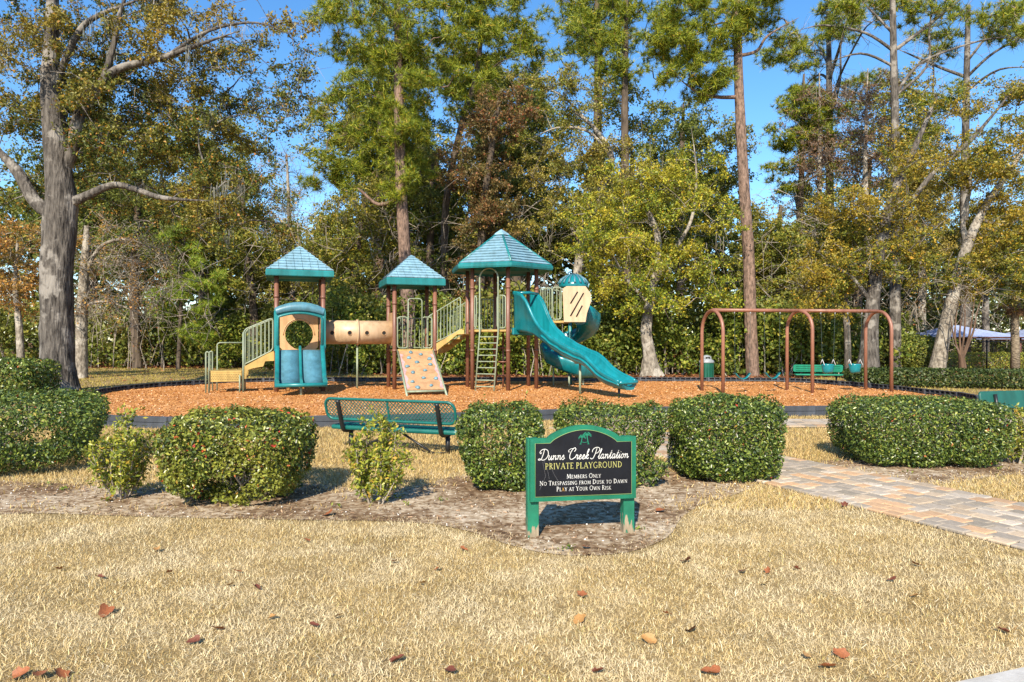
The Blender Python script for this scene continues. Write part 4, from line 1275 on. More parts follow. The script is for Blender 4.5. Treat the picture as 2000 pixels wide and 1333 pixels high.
# ---- spiral slide at the right, reached by a short bridge
SC = Vector((1.92, 22.55)); FP = frame(SC.x, SC.y, 0.0)
zd = 2.14
e0 = F3 @ Vector((*((Vector(hexv(0)) + Vector(hexv(1))) / 2), 0)); w0_ = PSI @ Vector((1.33, 21.30, 0))
dv = w0_ - e0; lb = Vector((dv.x, dv.y)).length
FB = Matrix.Translation((e0.x, e0.y, 0)) @ Matrix.Rotation(math.atan2(dv.y, dv.x), 4, 'Z')
deck(FB, [(0, -.46), (lb + .45, -.46), (lb + .45, .46), (0, .46)], zd - .02)
rail(FB, (.10, -.45), (lb - .12, -.45), Z3 + .28, zd + .95, zd + .03, zd + .98, 6)
rail(FB, (lb - .10, -.47), (lb + .16, -.47), zd + .02, zd + 1.0, zd + .02, zd + 1.0, 1)
rail(FB, (.10, .45), (lb + .2, .45), Z3 + .28, zd + .95, zd + .03, zd + .98, 7)
# hood: cream shell with slots, curved sides, on the bridge end
mb = MB(FB)
hx0, hx1 = lb + .22, lb + 1.00
yfr = -.50
poly = [(hx0 + .02, zd - .06), (hx0 - .02, zd + .95), (hx0 + .10, zd + 1.03), (hx1 - .10, zd + 1.03), (hx1 + .06, zd + .80), (hx1 + .07, zd + .58), (hx1 - .06, zd + .20), (hx1 - .10, zd - .06)]
def slot_panel(mb, y0, y1):
    # panel built as strips between three slanted slots
    cuts = [(.26, .30, .68), (.46, .22, .80), (.66, .20, .54)]
    mb.prism(poly, y0, y1, lambda u, v, w: (u, w, v))
slot_panel(mb, yfr - .03, yfr + .02)
ring_a = [(u, yfr + .02, v) for u, v in poly]; ring_b = [(u - (.0 if u < lb + .5 else .05), .42, v) for u, v in poly]
mb.add(ring_a + ring_b, [(4, 5, 13, 12), (5, 6, 14, 13), (3, 4, 12, 11), (2, 3, 11, 10)], False)
hoodp = mb.build('spiral_hood', M['cream'], PS); hoodp['label'] = 'cream hood with three slanted slots at the spiral slide'
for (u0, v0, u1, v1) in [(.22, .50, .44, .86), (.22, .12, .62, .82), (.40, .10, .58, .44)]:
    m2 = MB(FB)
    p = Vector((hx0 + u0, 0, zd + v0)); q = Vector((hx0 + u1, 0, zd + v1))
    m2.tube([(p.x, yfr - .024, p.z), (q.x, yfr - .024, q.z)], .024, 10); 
    s_ = m2.build('slot', M['dark'], hoodp)  # dark rod on the solid panel, painted for a slot's inner shade
# scalloped dome cap
mb = MB(FB @ Matrix.Translation(((hx0 + hx1) / 2 - .03, -.04, zd + 1.02)))
nn = 32; rings = []
for (r, z, am) in ((.44, .0, 0), (.46, .03, 0), (.45, .12, 0), (.35, .25, .05), (.19, .36, .05), (.02, .43, 0)):
    rings.append([((r + am * r * (abs(math.sin(5 * 2 * math.pi * i / nn / 1.0)))) * math.cos(2 * math.pi * i / nn), (r + am * r * abs(math.sin(5 * 2 * math.pi * i / nn))) * math.sin(2 * math.pi * i / nn), z) for i in range(nn)])
mb.loft(rings); dome = mb.build('dome_cap', M['teal_slide'], hoodp)
mb = MB(FB @ Matrix.Translation(((hx0 + hx1) / 2 - .03, -.04, zd + 1.02)))
for i in range(16):
    a_ = 2 * math.pi * i / 16
    mb.tube([(.47 * math.cos(a_), .47 * math.sin(a_), .12), (.39 * math.cos(a_), .39 * math.sin(a_), .25), (.22 * math.cos(a_), .22 * math.sin(a_), .37), (.03 * math.cos(a_), .03 * math.sin(a_), .44)], [.035, .03, .02, .01], 6)
mb.build('dome_rib', M['bed_blue'], dome)
# helical chute
mb = MB(FP); rings = []; steps = 90
A0, A1 = math.radians(-58), math.radians(292)
for i in range(steps + 1):
    k = i / steps; an = A0 + (A1 - A0) * k
    z = zd - .05 - (zd - .42) * (k ** .95)
    rc = .56; ca, sa = math.cos(an), math.sin(an)
    out_h = .56 - .16 * k; in_h = .20
    # exit straightens out to the right
    sec = [(-.34, in_h), (-.30, in_h + .03), (-.26, in_h), (-.24, .06), (-.10, .0), (.10, .0), (.26, .10), (.34, .30), (.36, out_h - .02), (.39, out_h + .015), (.43, out_h - .02),
           (.42, .28), (.34, .04), (.16, -.06), (-.12, -.06), (-.32, .02)]
    ring = []
    for a_, b_ in sec:
        r = rc + a_
        wob = .018 * math.sin(k * 60) if a_ > .3 else 0
        ring.append(((r + wob) * ca, (r + wob) * sa, z + b_))
    rings.append(ring)
lastc = math.cos(A1), math.sin(A1); tx, ty = -math.sin(A1), math.cos(A1)
for j in range(1, 9):
    d_ = j * .07
    ring = []
    for (a_, b_) in sec:
        r = .56 + a_
        ring.append((r * lastc[0] + tx * d_, r * lastc[1] + ty * d_, z + b_ * (1 - .05 * j) - .004 * j))
    rings.append(ring)
mb.loft(rings)
sp = mb.build('spiral_slide', M['teal_slide'], PS); sp['label'] = 'deep teal spiral slide curling behind the wave slide'
mb = MB(FP); mb.tube([(0, 0, -.03), (0, 0, zd + .6)], .06, 12); mb.build('spiral_pole', M['teal'], PS)
for (an, z) in ((200, .78), (262, .40), (310, .34)):
    a_ = math.radians(an); mb = MB(FP); mb.tube([(.6 * math.cos(a_), .6 * math.sin(a_), -.03), (.6 * math.cos(a_), .6 * math.sin(a_), z)], .03, 8); mb.build('slide_support', M['sage'], PS)

# ================================================================== SWINGS
LEGS = [((5.75, 18.6), (5.51, 19.8)), ((8.37, 19.02), (8.08, 20.05)), ((10.73, 19.3), (10.57, 20.4))]
SW0 = Vector((8.2, 19.5, 0))
sw = tag(empty('swing_set', SW0), 'clay brown steel swing set with three arched leg pairs on the mulch', 'swing set')
BZ = 2.36
tops = []
for k, (f, b) in enumerate(LEGS):
    f = Vector((*f, 0)) - SW0; b = Vector((*b, 0)) - SW0
    c = (f + b) / 2; u = (b - f).normalized(); r = (b - f).length / 2
    pts = [f + Vector((0, 0, -.05)), f + Vector((0, 0, BZ - r))]
    for i in range(1, 18):
        a = math.radians(180 - 10 * i); pts.append(c + u * (r * math.cos(a)) + Vector((0, 0, BZ - r + r * math.sin(a))))
    pts += [b + Vector((0, 0, BZ - r)), b + Vector((0, 0, -.05))]
    mb = MB(); mb.tube(pts, .048, 14); mb.build('arch_leg', M['swing_brown'], sw)
    tops.append(c + Vector((0, 0, BZ)))
for a, b in ((0, 1), (1, 2)):
    mb = MB(); mb.tube([tops[a] + Vector((0, 0, .01)), tops[b] + Vector((0, 0, .01))], .05, 14); mb.build('top_beam', M['swing_brown'], sw)
def beam_at(px):
    """point of the beam seen near a photo column"""
    best = None
    for i in range(200):
        t_ = i / 199 * 2
        p = SW0 + (tops[0].lerp(tops[1], t_) if t_ <= 1 else tops[1].lerp(tops[2], t_ - 1))
        d = abs(1000 + FPX * p.x / p.y - px)
        if best is None or d < best[0]: best = (d, p)
    return best[1]
def chain_mesh(mb, a, b, r=.010):
    n = int((b - a).length / .055); 
    d = (b - a).normalized(); s1 = d.orthogonal().normalized(); s2 = d.cross(s1)
    for i in range(n):
        p = a.lerp(b, (i + .5) / n); s = s1 if i % 2 else s2
        mb.box(p, (.007, .007, .062), d.to_track_quat('Z', 'Y').to_matrix())
        mb.box(p + s * .006, (.006, .006, .04), d.to_track_quat('Z', 'Y').to_matrix())
sw_specs = [(1434, 1466, .42, 'belt', 'teal belt swing hanging nearest the left arch'), (1493, 1523, .43, 'belt', 'teal belt swing hanging beside the middle arch'),
            (1602, 1630, .70, 'bucket', 'teal bucket toddler swing hanging just right of the middle arch'), (1656, 1683, .70, 'bucket', 'teal bucket toddler swing hanging nearest the right arch')]
for (pa, pb, zs, kind, lab) in sw_specs:
    A = beam_at(pa); B = beam_at(pb); c = (A + B) / 2; u = (B - A).normalized(); back = Vector((-u.y, u.x, 0))
    root = tag(empty('swing', (c.x, c.y, zs)), lab, 'swing', 'swings hanging from the frame')
    o_ = Vector((c.x, c.y, zs)); hw = (B - A).length / 2
    for s, top_ in ((-1, A), (1, B)):
        bot_ = o_ + u * (s * (hw * .9 if kind == 'belt' else .17)) + Vector((0, 0, .16 if kind == 'belt' else .26))
        mb = MB(); chain_mesh(mb, Vector((bot_ - o_)), Vector((top_ - o_)) - Vector((0, 0, .04))); mb.build('chain', M['chain'], root)['kind'] = 'stuff'
        mb = MB(); mb.tube([top_ - o_ - Vector((0, 0, .09)), top_ - o_ - Vector((0, 0, .02))], .02, 6); mb.build('hanger', M['grey_lid'], root)
    if kind == 'belt':
        rings = []
        for i in range(13):
            s = -1 + 2 * i / 12; p = u * (s * hw * .9); z = .16 * abs(s) ** 2.2
            rings.append([p + back * (-.085) + Vector((0, 0, z)), p + back * .085 + Vector((0, 0, z)), p + back * .085 + Vector((0, 0, z + .018)), p - back * .085 + Vector((0, 0, z + .018))])
        mb = MB(); mb.loft(rings); mb.build('seat', M['teal_slide'], root)
    else:
        rings = []
        for (r, z) in ((.02, -.13), (.10, -.125), (.145, -.08), (.165, .02), (.175, .10), (.18, .13), (.165, .13), (.15, .02), (.12, -.06), (.02, -.09)):
            rings.append([u * (r * math.cos(2 * math.pi * i / 20)) + back * (r * .85 * math.sin(2 * math.pi * i / 20)) + Vector((0, 0, z - .012 * math.cos(4 * math.pi * i / 20))) for i in range(20)])
        mb = MB(); mb.loft(rings); mb.build('seat', M['teal_slide'], root)
        for s in (-1, 1):
            for q in (-1, 1):
                mb = MB(); mb.tube([u * (s * .17) + back * (q * .11) + Vector((0, 0, .11)), u * (s * .17) + Vector((0, 0, .27))], .009, 6); mb.build('strap', M['white_vinyl'], root)

# ================================================================== SIGN
SG = tag(empty('playground_sign', (.54, 5.255, 0), math.radians(9.0)), 'green framed black playground sign on two peeling green posts', 'sign')
def sign_poly(hw, zb, zs, zt, ah, n=24):
    pts = [(-hw, zb), (hw, zb), (hw, zs), (ah, zs)]
    for i in range(1, n):
        u = ah - 2 * ah * i / n
        k = math.cos(math.pi / 2 * u / ah)
        pts.append((u, zs + (zt - zs) * (k ** .75)))
    pts += [(-ah, zs), (-hw, zs)]
    return pts
SB = .287
mb = MB(); mb.prism(sign_poly(.415, SB, SB + .478, SB + .572, .285), -.050, -.014, lambda u, v, w: (u, w, v)); mb.build('frame_board', M['sign_green'], SG)
inn = sign_poly(.378, SB + .036, SB + .440, SB + .536, .262)
mb = MB(); mb.prism(inn, -.0535, -.0495, lambda u, v, w: (u, w, v)); mb.build('panel', M['sign_black'], SG)
mb = MB(); mb.tube([(u, -.0535, v) for u, v in inn], .0022, 5, closed=True); mb.build('gold_line', M['sign_line'], SG)
for u in (-.385, .372):
    mb = MB(); mb.box((u, .031, SB / 2 + .22), (.088, .088, SB + .50), bev=.004)
    mb.build('post', M['peel_post'], SG)

def arc2(cx, cy, rx, ry, a0, a1, n=12):
    return [(cx + rx * math.cos(math.radians(a0 + (a1 - a0) * i / n)), cy + ry * math.sin(math.radians(a0 + (a1 - a0) * i / n))) for i in range(n + 1)]
TK, TN = .112, .058
def sf(x, y, w=.24): return ([(x - w / 2, y), (x + w / 2, y)], .055)
def stem(x, y0=0, y1=1): return ([(x, y0), (x, y1)], TK)
SERIF = {
 'A': (.80, [([(.10, 0), (.40, 1)], TN), ([(.39, 1), (.70, 0)], TK), ([(.22, .34), (.60, .34)], TN), sf(.10, .03), sf(.70, .03)]),
 'B': (.66, [stem(.17), (arc2(.20, .75, .30, .22, 90, -90), TN * 1.4), (arc2(.20, .28, .36, .26, 90, -90), TN * 1.5), ([(.06, .97), (.22, .97)], .06), ([(.06, .03), (.22, .03)], .06)]),
 'D': (.78, [stem(.17), (arc2(.22, .5, .46, .46, 90, -90, 16), TK * .85), ([(.06, .97), (.26, .97)], .06), ([(.06, .03), (.26, .03)], .06)]),
 'E': (.60, [stem(.17), ([(.06, .97), (.52, .97)], TN), ([(.17, .52), (.44, .52)], TN), ([(.06, .03), (.55, .03)], TN), ([(.52, .97), (.52, .80)], .05), ([(.55, .03), (.55, .2)], .05)]),
 'F': (.57, [stem(.17), ([(.06, .97), (.52, .97)], TN), ([(.17, .52), (.44, .52)], TN), sf(.17, .03), ([(.52, .97), (.52, .80)], .05)]),
 'G': (.80, [(arc2(.43, .5, .34, .48, 50, 310, 18), TK * .85), ([(.68, .40), (.68, .1)], TK * .8), ([(.54, .40), (.80, .40)], .06)]),
 'I': (.34, [stem(.17), sf(.17, .03), sf(.17, .97)]),
 'K': (.72, [stem(.17), ([(.20, .45), (.60, .98)], TN), ([(.30, .55), (.66, .02)], TK * .9), sf(.17, .03), sf(.17, .97), sf(.66, .03, .2), sf(.60, .97, .2)]),
 'L': (.58, [stem(.17), ([(.06, .03), (.54, .03)], TN), sf(.17, .97), ([(.54, .03), (.54, .22)], .05)]),
 'M': (.95, [([(.14, 0), (.18, 1)], TN), ([(.19, 1), (.48, .08)], TK), ([(.48, .08), (.76, 1)], TN), ([(.77, 1), (.82, 0)], TK), sf(.14, .03, .2), sf(.82, .03, .2)]),
 'N': (.82, [([(.15, 0), (.15, 1)], TN), ([(.15, .97), (.67, .05)], TK), ([(.67, 0), (.67, 1)], TN), sf(.15, .03, .2), sf(.67, .97, .2), sf(.12, .97, .14)]),
 'O': (.84, [(arc2(.42, .5, .34, .47, 0, 360, 24), TK * .8)]),
 'P': (.62, [stem(.17), (arc2(.20, .72, .33, .25, 90, -90), TN * 1.5), sf(.17, .03), ([(.06, .97), (.22, .97)], .06)]),
 'R': (.68, [stem(.17), (arc2(.20, .74, .31, .23, 90, -90), TN * 1.5), ([(.30, .50), (.64, .02)], TK * .9), sf(.17, .03), ([(.06, .97), (.22, .97)], .06)]),
 'S': (.56, [(arc2(.28, .74, .19, .22, 30, 250, 12) + arc2(.27, .27, .21, .24, 70, -150, 12), TK * .75)]),
 'T': (.66, [stem(.33), ([(.04, .97), (.62, .97)], TN), sf(.33, .03), ([(.05, .97), (.05, .8)], .05), ([(.61, .97), (.61, .8)], .05)]),
 'U': (.78, [([(.16, 1), (.16, .35)] + arc2(.39, .30, .23, .28, 180, 360, 12) + [(.62, .35), (.62, 1)], TK * .75), sf(.16, .97, .2), sf(.62, .97, .2)]),
 'V': (.78, [([(.10, 1), (.40, 0)], TK), ([(.40, 0), (.68, 1)], TN), sf(.10, .97, .2), sf(.68, .97, .2)]),
 'W': (1.08, [([(.10, 1), (.32, 0)], TK), ([(.32, 0), (.54, .95)], TN), ([(.54, .95), (.76, 0)], TK), ([(.76, 0), (.98, 1)], TN), sf(.10, .97, .2), sf(.98, .97, .2)]),
 'Y': (.72, [([(.08, 1), (.36, .48)], TK), ([(.64, 1), (.36, .48)], TN), ([(.36, .5), (.36, 0)], TK), sf(.36, .03), sf(.08, .97, .2), sf(.64, .97, .2)]),
}
CW = .062
SCRIPT = {
 'D': (.92, [([(.30, .97), (.30, .55), (.22, .12), (.06, .0), (-.08, .05), (.02, .13), (.22, .05), (.48, .0), (.74, .16), (.84, .5), (.68, .86), (.36, 1.0), (.04, .94), (-.10, .74), (.0, .60), (.10, .70)], CW)]),
 'C': (.74, [([(.50, .72), (.60, .90), (.50, 1.06), (.30, .97), (.14, .62), (.14, .25), (.30, .02), (.52, .03), (.74, .20)], CW), ([(.36, 1.0), (.10, .98), (-.12, .86), (-.10, .70), (.04, .70)], CW * .7)]),
 'P': (.66, [([(.30, .98), (.26, .45), (.14, .06), (-.04, .0), (-.14, .10)], CW), ([(-.10, .62), (-.10, .86), (.14, 1.04), (.48, 1.03), (.64, .82), (.50, .56), (.28, .52)], CW)]),
 'u': (.46, [([(.0, .36), (.06, .40), (.07, .12), (.15, .0), (.26, .10), (.33, .40), (.33, .10), (.40, .0), (.48, .14)], CW)]),
 'n': (.48, [([(.0, .34), (.07, .40), (.10, .28), (.10, .0)], CW), ([(.10, .20), (.20, .38), (.30, .36), (.32, .18), (.35, .02), (.42, .04), (.49, .16)], CW)]),
 's': (.36, [([(.0, .10), (.14, .42), (.19, .30), (.28, .12), (.20, .0), (.06, .04)], CW), ([(.20, .0), (.37, .14)], CW * .6)]),
 'r': (.38, [([(.0, .12), (.10, .44), (.15, .36), (.26, .37), (.24, .14), (.30, .0), (.39, .12)], CW)]),
 'e': (.36, [([(.0, .14), (.17, .20), (.24, .34), (.16, .42), (.08, .30), (.08, .10), (.17, .0), (.28, .04), (.37, .16)], CW)]),
 'k': (.38, [([(.0, .12), (.16, .62), (.21, .86), (.14, .90), (.10, .60), (.09, .0)], CW), ([(.10, .20), (.22, .42), (.28, .34), (.14, .21), (.26, .02), (.39, .12)], CW)]),
 'l': (.26, [([(.0, .12), (.15, .62), (.20, .86), (.13, .90), (.09, .58), (.10, .06), (.18, .0), (.27, .14)], CW)]),
 'a': (.44, [([(.28, .36), (.17, .42), (.06, .30), (.05, .10), (.14, .0), (.26, .12), (.30, .40), (.30, .10), (.36, .0), (.45, .14)], CW)]),
 't': (.30, [([(.0, .14), (.12, .46), (.15, .76), (.12, .30), (.14, .05), (.21, .0), (.31, .14)], CW), ([(.02, .48), (.26, .52)], CW * .7)]),
 'i': (.24, [([(.0, .14), (.08, .40), (.08, .10), (.14, .0), (.25, .14)], CW), ([(.13, .56), (.16, .60)], CW)]),
 'o': (.38, [([(.17, .42), (.05, .30), (.05, .10), (.16, .0), (.28, .10), (.28, .30), (.18, .42), (.24, .32), (.39, .34)], CW)]),
}
def ribbon(mb, pts, w, y):
    P = [Vector((p[0], p[1])) for p in pts]; n = len(P)
    L_, R_ = [], []
    for i in range(n):
        a = P[max(i - 1, 0)]; b = P[min(i + 1, n - 1)]; d = (b - a)
        d = d.normalized() if d.length > 1e-9 else Vector((1, 0))
        nn_ = Vector((-d.y, d.x)) * w / 2
        L_.append(P[i] + nn_); R_.append(P[i] - nn_)
    vs = [(p.x, y, p.y) for p in L_] + [(p.x, y, p.y) for p in R_]
    mb.add(vs, [(i, i + 1, n + i + 1, n + i)[::-1] for i in range(n - 1)])
def write(text, width, cap, base, font, mat, name, shear=0.0, small=.78, track=.06, smooth=False, special=None):
    x = 0; glyphs = []
    for ch in text:
        if ch == ' ': x += .34 * (cap); continue
        if font is SERIF:
            s = cap if ch.isupper() else cap * small; g = SERIF[ch.upper()]
        else:
            s = cap; g = SCRIPT[ch]
        glyphs.append((x, s, g, ch)); x += (g[0] + (track if font is SERIF else 0)) * s
    k = width / x; mb = MB(); mb2 = MB(); j = 0
    for gi, (gx, s, g, ch) in enumerate(glyphs):
        tgt = mb2 if special is not None and gi == special else mb
        for pts, w in g[1]:
            if smooth and len(pts) > 2:
                pts = [(p.x, p.y) for p in catmull([Vector((a, b, 0)) for a, b in pts], 5)]
            q = [((gx + (a + shear * b) * s) * k - width / 2, base + b * s) for a, b in pts]
            ribbon(tgt, q, w * s * (.5 + .5 * k), -.0545 - .00012 * (j % 9)); j += 1
    o = mb.build(name, M[mat], SG); o['kind'] = 'stuff'
    if special is not None: mb2.build('faded_letter', M['sign_orange'], SG)
    return o
write('Dunns Creek Plantation', .70, .082, SB + .314, SCRIPT, 'sign_white', 'script_lettering', shear=.30, smooth=True)
write('PRIVATE PLAYGROUND', .607, .046, SB + .243, SERIF, 'sign_gold', 'gold_lettering')
write('Members Only', .272, .034, SB + .169, SERIF, 'sign_white', 'white_lettering')
write('No Trespassing from Dusk to Dawn', .690, .034, SB + .122, SERIF, 'sign_white', 'white_lettering')
write('Play at Your Own Risk', .430, .034, SB + .075, SERIF, 'sign_white', 'white_lettering', special=2)
# two palms emblem
mb = MB(); j = 0
def rib(pts, w):
    global j
    ribbon(mb, [(p.x, p.y) for p in catmull([Vector((a, b, 0)) for a, b in pts], 4)], w, -.0545 - .0001 * j); j += 1
ex, ez = .005, SB + .428
for (bx, tx_, tz, sc) in ((-.032, -.020, .050, .8), (.030, .018, .066, 1.0)):
    rib([(ex + bx, ez), (ex + bx * .75, ez + tz * .5), (ex + tx_, ez + tz)], .008 * sc)
    rib([(ex + bx - .008, ez), (ex + bx + .008, ez)], .004)
    for k in range(7):
        a = math.radians(-20 + k * 36.6); Lf = .036 * sc
        rib([(ex + tx_, ez + tz), (ex + tx_ + Lf * .6 * math.cos(a), ez + tz + Lf * .55 * math.sin(a) + .008), (ex + tx_ + Lf * math.cos(a), ez + tz + Lf * .45 * math.sin(a) - .007)], .0055 * sc)
rib([(ex - .026, ez + .018), (ex, ez + .012), (ex + .026, ez + .018)], .004)
mb.build('palm_emblem', M['sign_green'], SG)
mb = MB(); j = 0
for pts in ([(-.335, SB + .36), (-.29, SB + .26), (-.27, SB + .17)], [(-.32, SB + .30), (-.305, SB + .22), (-.30, SB + .19), (-.33, SB + .12), (-.345, SB + .09)], [(-.27, SB + .30), (-.24, SB + .22), (-.20, SB + .15)]):
    rib(pts, .0016)
mb.build('scratch', M['scratch'], SG)

# ================================================================== BENCHES
def lattice(mb, x0, x1, v0, v1, pitch, w, plane, rc=.09):
    """diamond mesh of diagonal strips clipped to a rectangle; plane(u, v) -> point"""
    H_ = v1 - v0
    n = int((x1 - x0 + H_) / pitch) + 1
    for sgn in (1, -1):
        for i in range(n):
            a = x0 - H_ + i * pitch if sgn > 0 else x0 + i * pitch
            u0, u1 = a, a + sgn * H_
            t0, t1 = 0.0, 1.0
            du = u1 - u0
            ts = sorted([(x0 - u0) / du, (x1 - u0) / du]); t0 = max(t0, ts[0]); t1 = min(t1, ts[1])
            if t1 - t0 < .03: continue
            p = plane(u0 + du * t0, v0 + H_ * t0); q = plane(u0 + du * t1, v0 + H_ * t1)
            mb.tube([p, q], w, 4, cap=False)
def rrect(x0, x1, z0, z1, r, fn, n=6):
    pts = []
    for cx, cz, a0 in ((x1 - r, z1 - r, 0), (x0 + r, z1 - r, 90), (x0 + r, z0 + r, 180), (x1 - r, z0 + r, 270)):
        for i in range(n + 1):
            a = math.radians(a0 + 90 * i / n); pts.append(fn(cx + r * math.cos(a), cz + r * math.sin(a)))
    return pts
def mesh_bench(loc, rz, label, Lb=1.96):
    root = tag(empty('park_bench', loc, rz), label, 'bench')
    hx = Lb / 2
    def bk(u, v): return Vector((u, -.02 - (v - .42) * .30, v))
    mb = MB(); mb.tube(rrect(-hx, hx, .43, .715, .10, bk), .020, 8, closed=True)
    fr = mb.build('backrest', M['bench_green'], root)
    mb = MB(); lattice(mb, -hx + .03, hx - .03, .445, .70, .052, .0058, bk); o = mb.build('backrest_mesh', M['bench_green'], fr); o['kind'] = 'stuff'
    mb = MB(); mb.box(bk(0, .572) , (.022, .016, .27), Matrix.Rotation(.29, 3, 'X')); mb.build('mid_strap', M['bench_green'], fr)
    def st(u, v): return Vector((u, v, .335))
    mb = MB(); 
    mb.loft([rrect(-hx, hx, .03, .40, .07, lambda a, b: (a, b, .335)), rrect(-hx - .012, hx + .012, .018, .412, .08, lambda a, b: (a, b, .325)), rrect(-hx - .012, hx + .012, .018, .412, .08, lambda a, b: (a, b, .285)), rrect(-hx, hx, .03, .40, .07, lambda a, b: (a, b, .28)), rrect(-hx + .02, hx - .02, .05, .38, .06, lambda a, b: (a, b, .322))], True, False)
    se = mb.build('seat', M['bench_green'], root)
    mb = MB(); lattice(mb, -hx + .02, hx - .02, .04, .39, .052, .0058, st); o = mb.build('seat_mesh', M['bench_green'], se); o['kind'] = 'stuff'
    for s in (-1, 1):
        x = s * (hx - .23)
        mb = MB(); mb.tube(catmull([bk(x, .70) + Vector((0, -.03, 0)), bk(x, .55) + Vector((0, -.03, 0)), bk(x, .42) + Vector((0, -.028, 0)), Vector((x, -.01, .31)), Vector((x, .05, .268)), Vector((x, .20, .262)), Vector((x, .38, .27))], 4), .030, 10)
        mb.build('back_support', M['bench_black'], root)
        mb = MB(); mb.tube([(x, .19, -.04), (x, .19, .265)], .032, 12); mb.build('leg', M['bench_black'], root)
        mb = MB(); mb.tube([(s * .03, .17, .275), (s * .55, .12, .02)], .016, 8); mb.tube([(s * .55, .12, .02), (x, .19, .015)], .012, 6); mb.build('brace', M['bench_black'], root)
    mb = MB(); mb.tube([(-hx + .2, .19, .27), (hx - .2, .19, .27)], .018, 8); mb.build('cross_tube', M['bench_black'], root)
    return root
mesh_bench((-1.62, 9.13, 0), math.radians(-20.5), 'teal mesh bench with black supports seen from behind, beside the round bush')

def plank_bench(loc, rz, label, mat, Lb=1.8, zt=.62, zs=.27):
    root = tag(empty('park_bench', loc, rz), label, 'bench')
    hx = Lb / 2
    mb = MB()
    mb.loft([rrect(-hx + .01, hx - .01, zt - .26, zt, .06, lambda a, b: (a, .0 + (b - zt) * -.2 + .012, b)), rrect(-hx, hx, zt - .27, zt + .005, .07, lambda a, b: (a, .02 + (b - zt) * -.2, b)), rrect(-hx + .01, hx - .01, zt - .26, zt, .06, lambda a, b: (a, .05 + (b - zt) * -.2, b))], True, True)
    bk_ = mb.build('backrest', M[mat], root)
    mb = MB()
    for i in range(3): mb.tube([(-hx + .1, .004 + (.05 + i * .08) * .2, zt - .05 - i * .08), (hx - .1, .004 + (.05 + i * .08) * .2, zt - .05 - i * .08)], .010, 6)
    mb.build('rib', M[mat], bk_)
    mb = MB(); mb.box((0, -.24, zs), (Lb, .38, .05), bev=.015); mb.build('seat', M[mat], root)
    for s in (-1, 1):
        x = s * (hx - .28)
        mb = MB(); mb.tube([(x, .09, zt - .04), (x, .14, zs), (x, -.10, zs - .06), (x, -.38, zs - .05)], .026, 8); mb.build('back_support', M['bench_black'], root)
        mb = MB(); mb.tube([(x, -.16, -.04), (x, -.16, zs - .03)], .03, 8); mb.build('leg', M['bench_black'], root)
    return root
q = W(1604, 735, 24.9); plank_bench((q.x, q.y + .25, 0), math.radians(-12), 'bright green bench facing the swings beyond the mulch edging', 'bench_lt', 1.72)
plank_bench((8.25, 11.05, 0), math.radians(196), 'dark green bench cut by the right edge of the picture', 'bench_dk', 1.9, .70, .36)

# ================================================================== LITTER BIN
q = W(1380, 735, 26.2)
root = tag(empty('litter_bin', (q.x, q.y, 0)), 'dark green litter bin with grey domed lid left of the swings', 'bin')
mb = MB(); mb.lathe([(.235, .02), (.245, .03), (.262, .66), (.262, .68), (.23, .68)], 24); body = mb.build('body', M['bin_green'], root)
for i in range(16):
    a = 2 * math.pi * i / 16
    m2 = MB(); m2.box((.262 * math.cos(a), .262 * math.sin(a), .35), (.012, .055, .62), Matrix.Rotation(a, 3, 'Z')); m2.build('slat', M['bin_green'], body)
mb = MB(); mb.lathe([(.275, .66), (.285, .68), (.275, .74), (.20, .80), (.19, .82)], 24); mb.build('collar', M['grey_lid'], root)
mb = MB(); mb.lathe([(.19, .80), (.185, .87), (.14, .93), (.06, .96), (.01, .965)], 24); mb.build('dome_lid', M['grey_lid'], root)
mb = MB(); mb.box((0, -.165, .855), (.17, .04, .075), bev=.012); mb.build('flap', M['dark'], root)

# ================================================================== FENCE AND SHADES AT THE RIGHT
FY = 33.5
fx0, fx1 = 18.6, 28.0
fe = tag(empty('chain_link_fence', (fx0, FY, 0)), 'black chain link fence behind the leaning grey tree', 'fence')
Fh = 1.48
for i in range(5):
    x = i * (fx1 - fx0) / 4
    mb = MB(); mb.tube([(x, 0, -.05), (x, 0, Fh + .04)], .035, 8); mb.lathe([(.04, Fh + .03), (.035, Fh + .07), (.01, Fh + .085)], 8, (x, 0, 0)); mb.build('fence_post', M['fence_black'], fe)
for z in (.06, Fh):
    mb = MB(); mb.tube([(0, .02, z), (fx1 - fx0, .02, z)], .022, 6); mb.build('fence_rail', M['fence_black'], fe)
mb = MB(); lattice(mb, 0, fx1 - fx0, .06, Fh, .13, .0045, lambda u, v: Vector((u, -.03, v))); o = mb.build('chain_mesh', M['fence_black'], fe); o['kind'] = 'stuff'
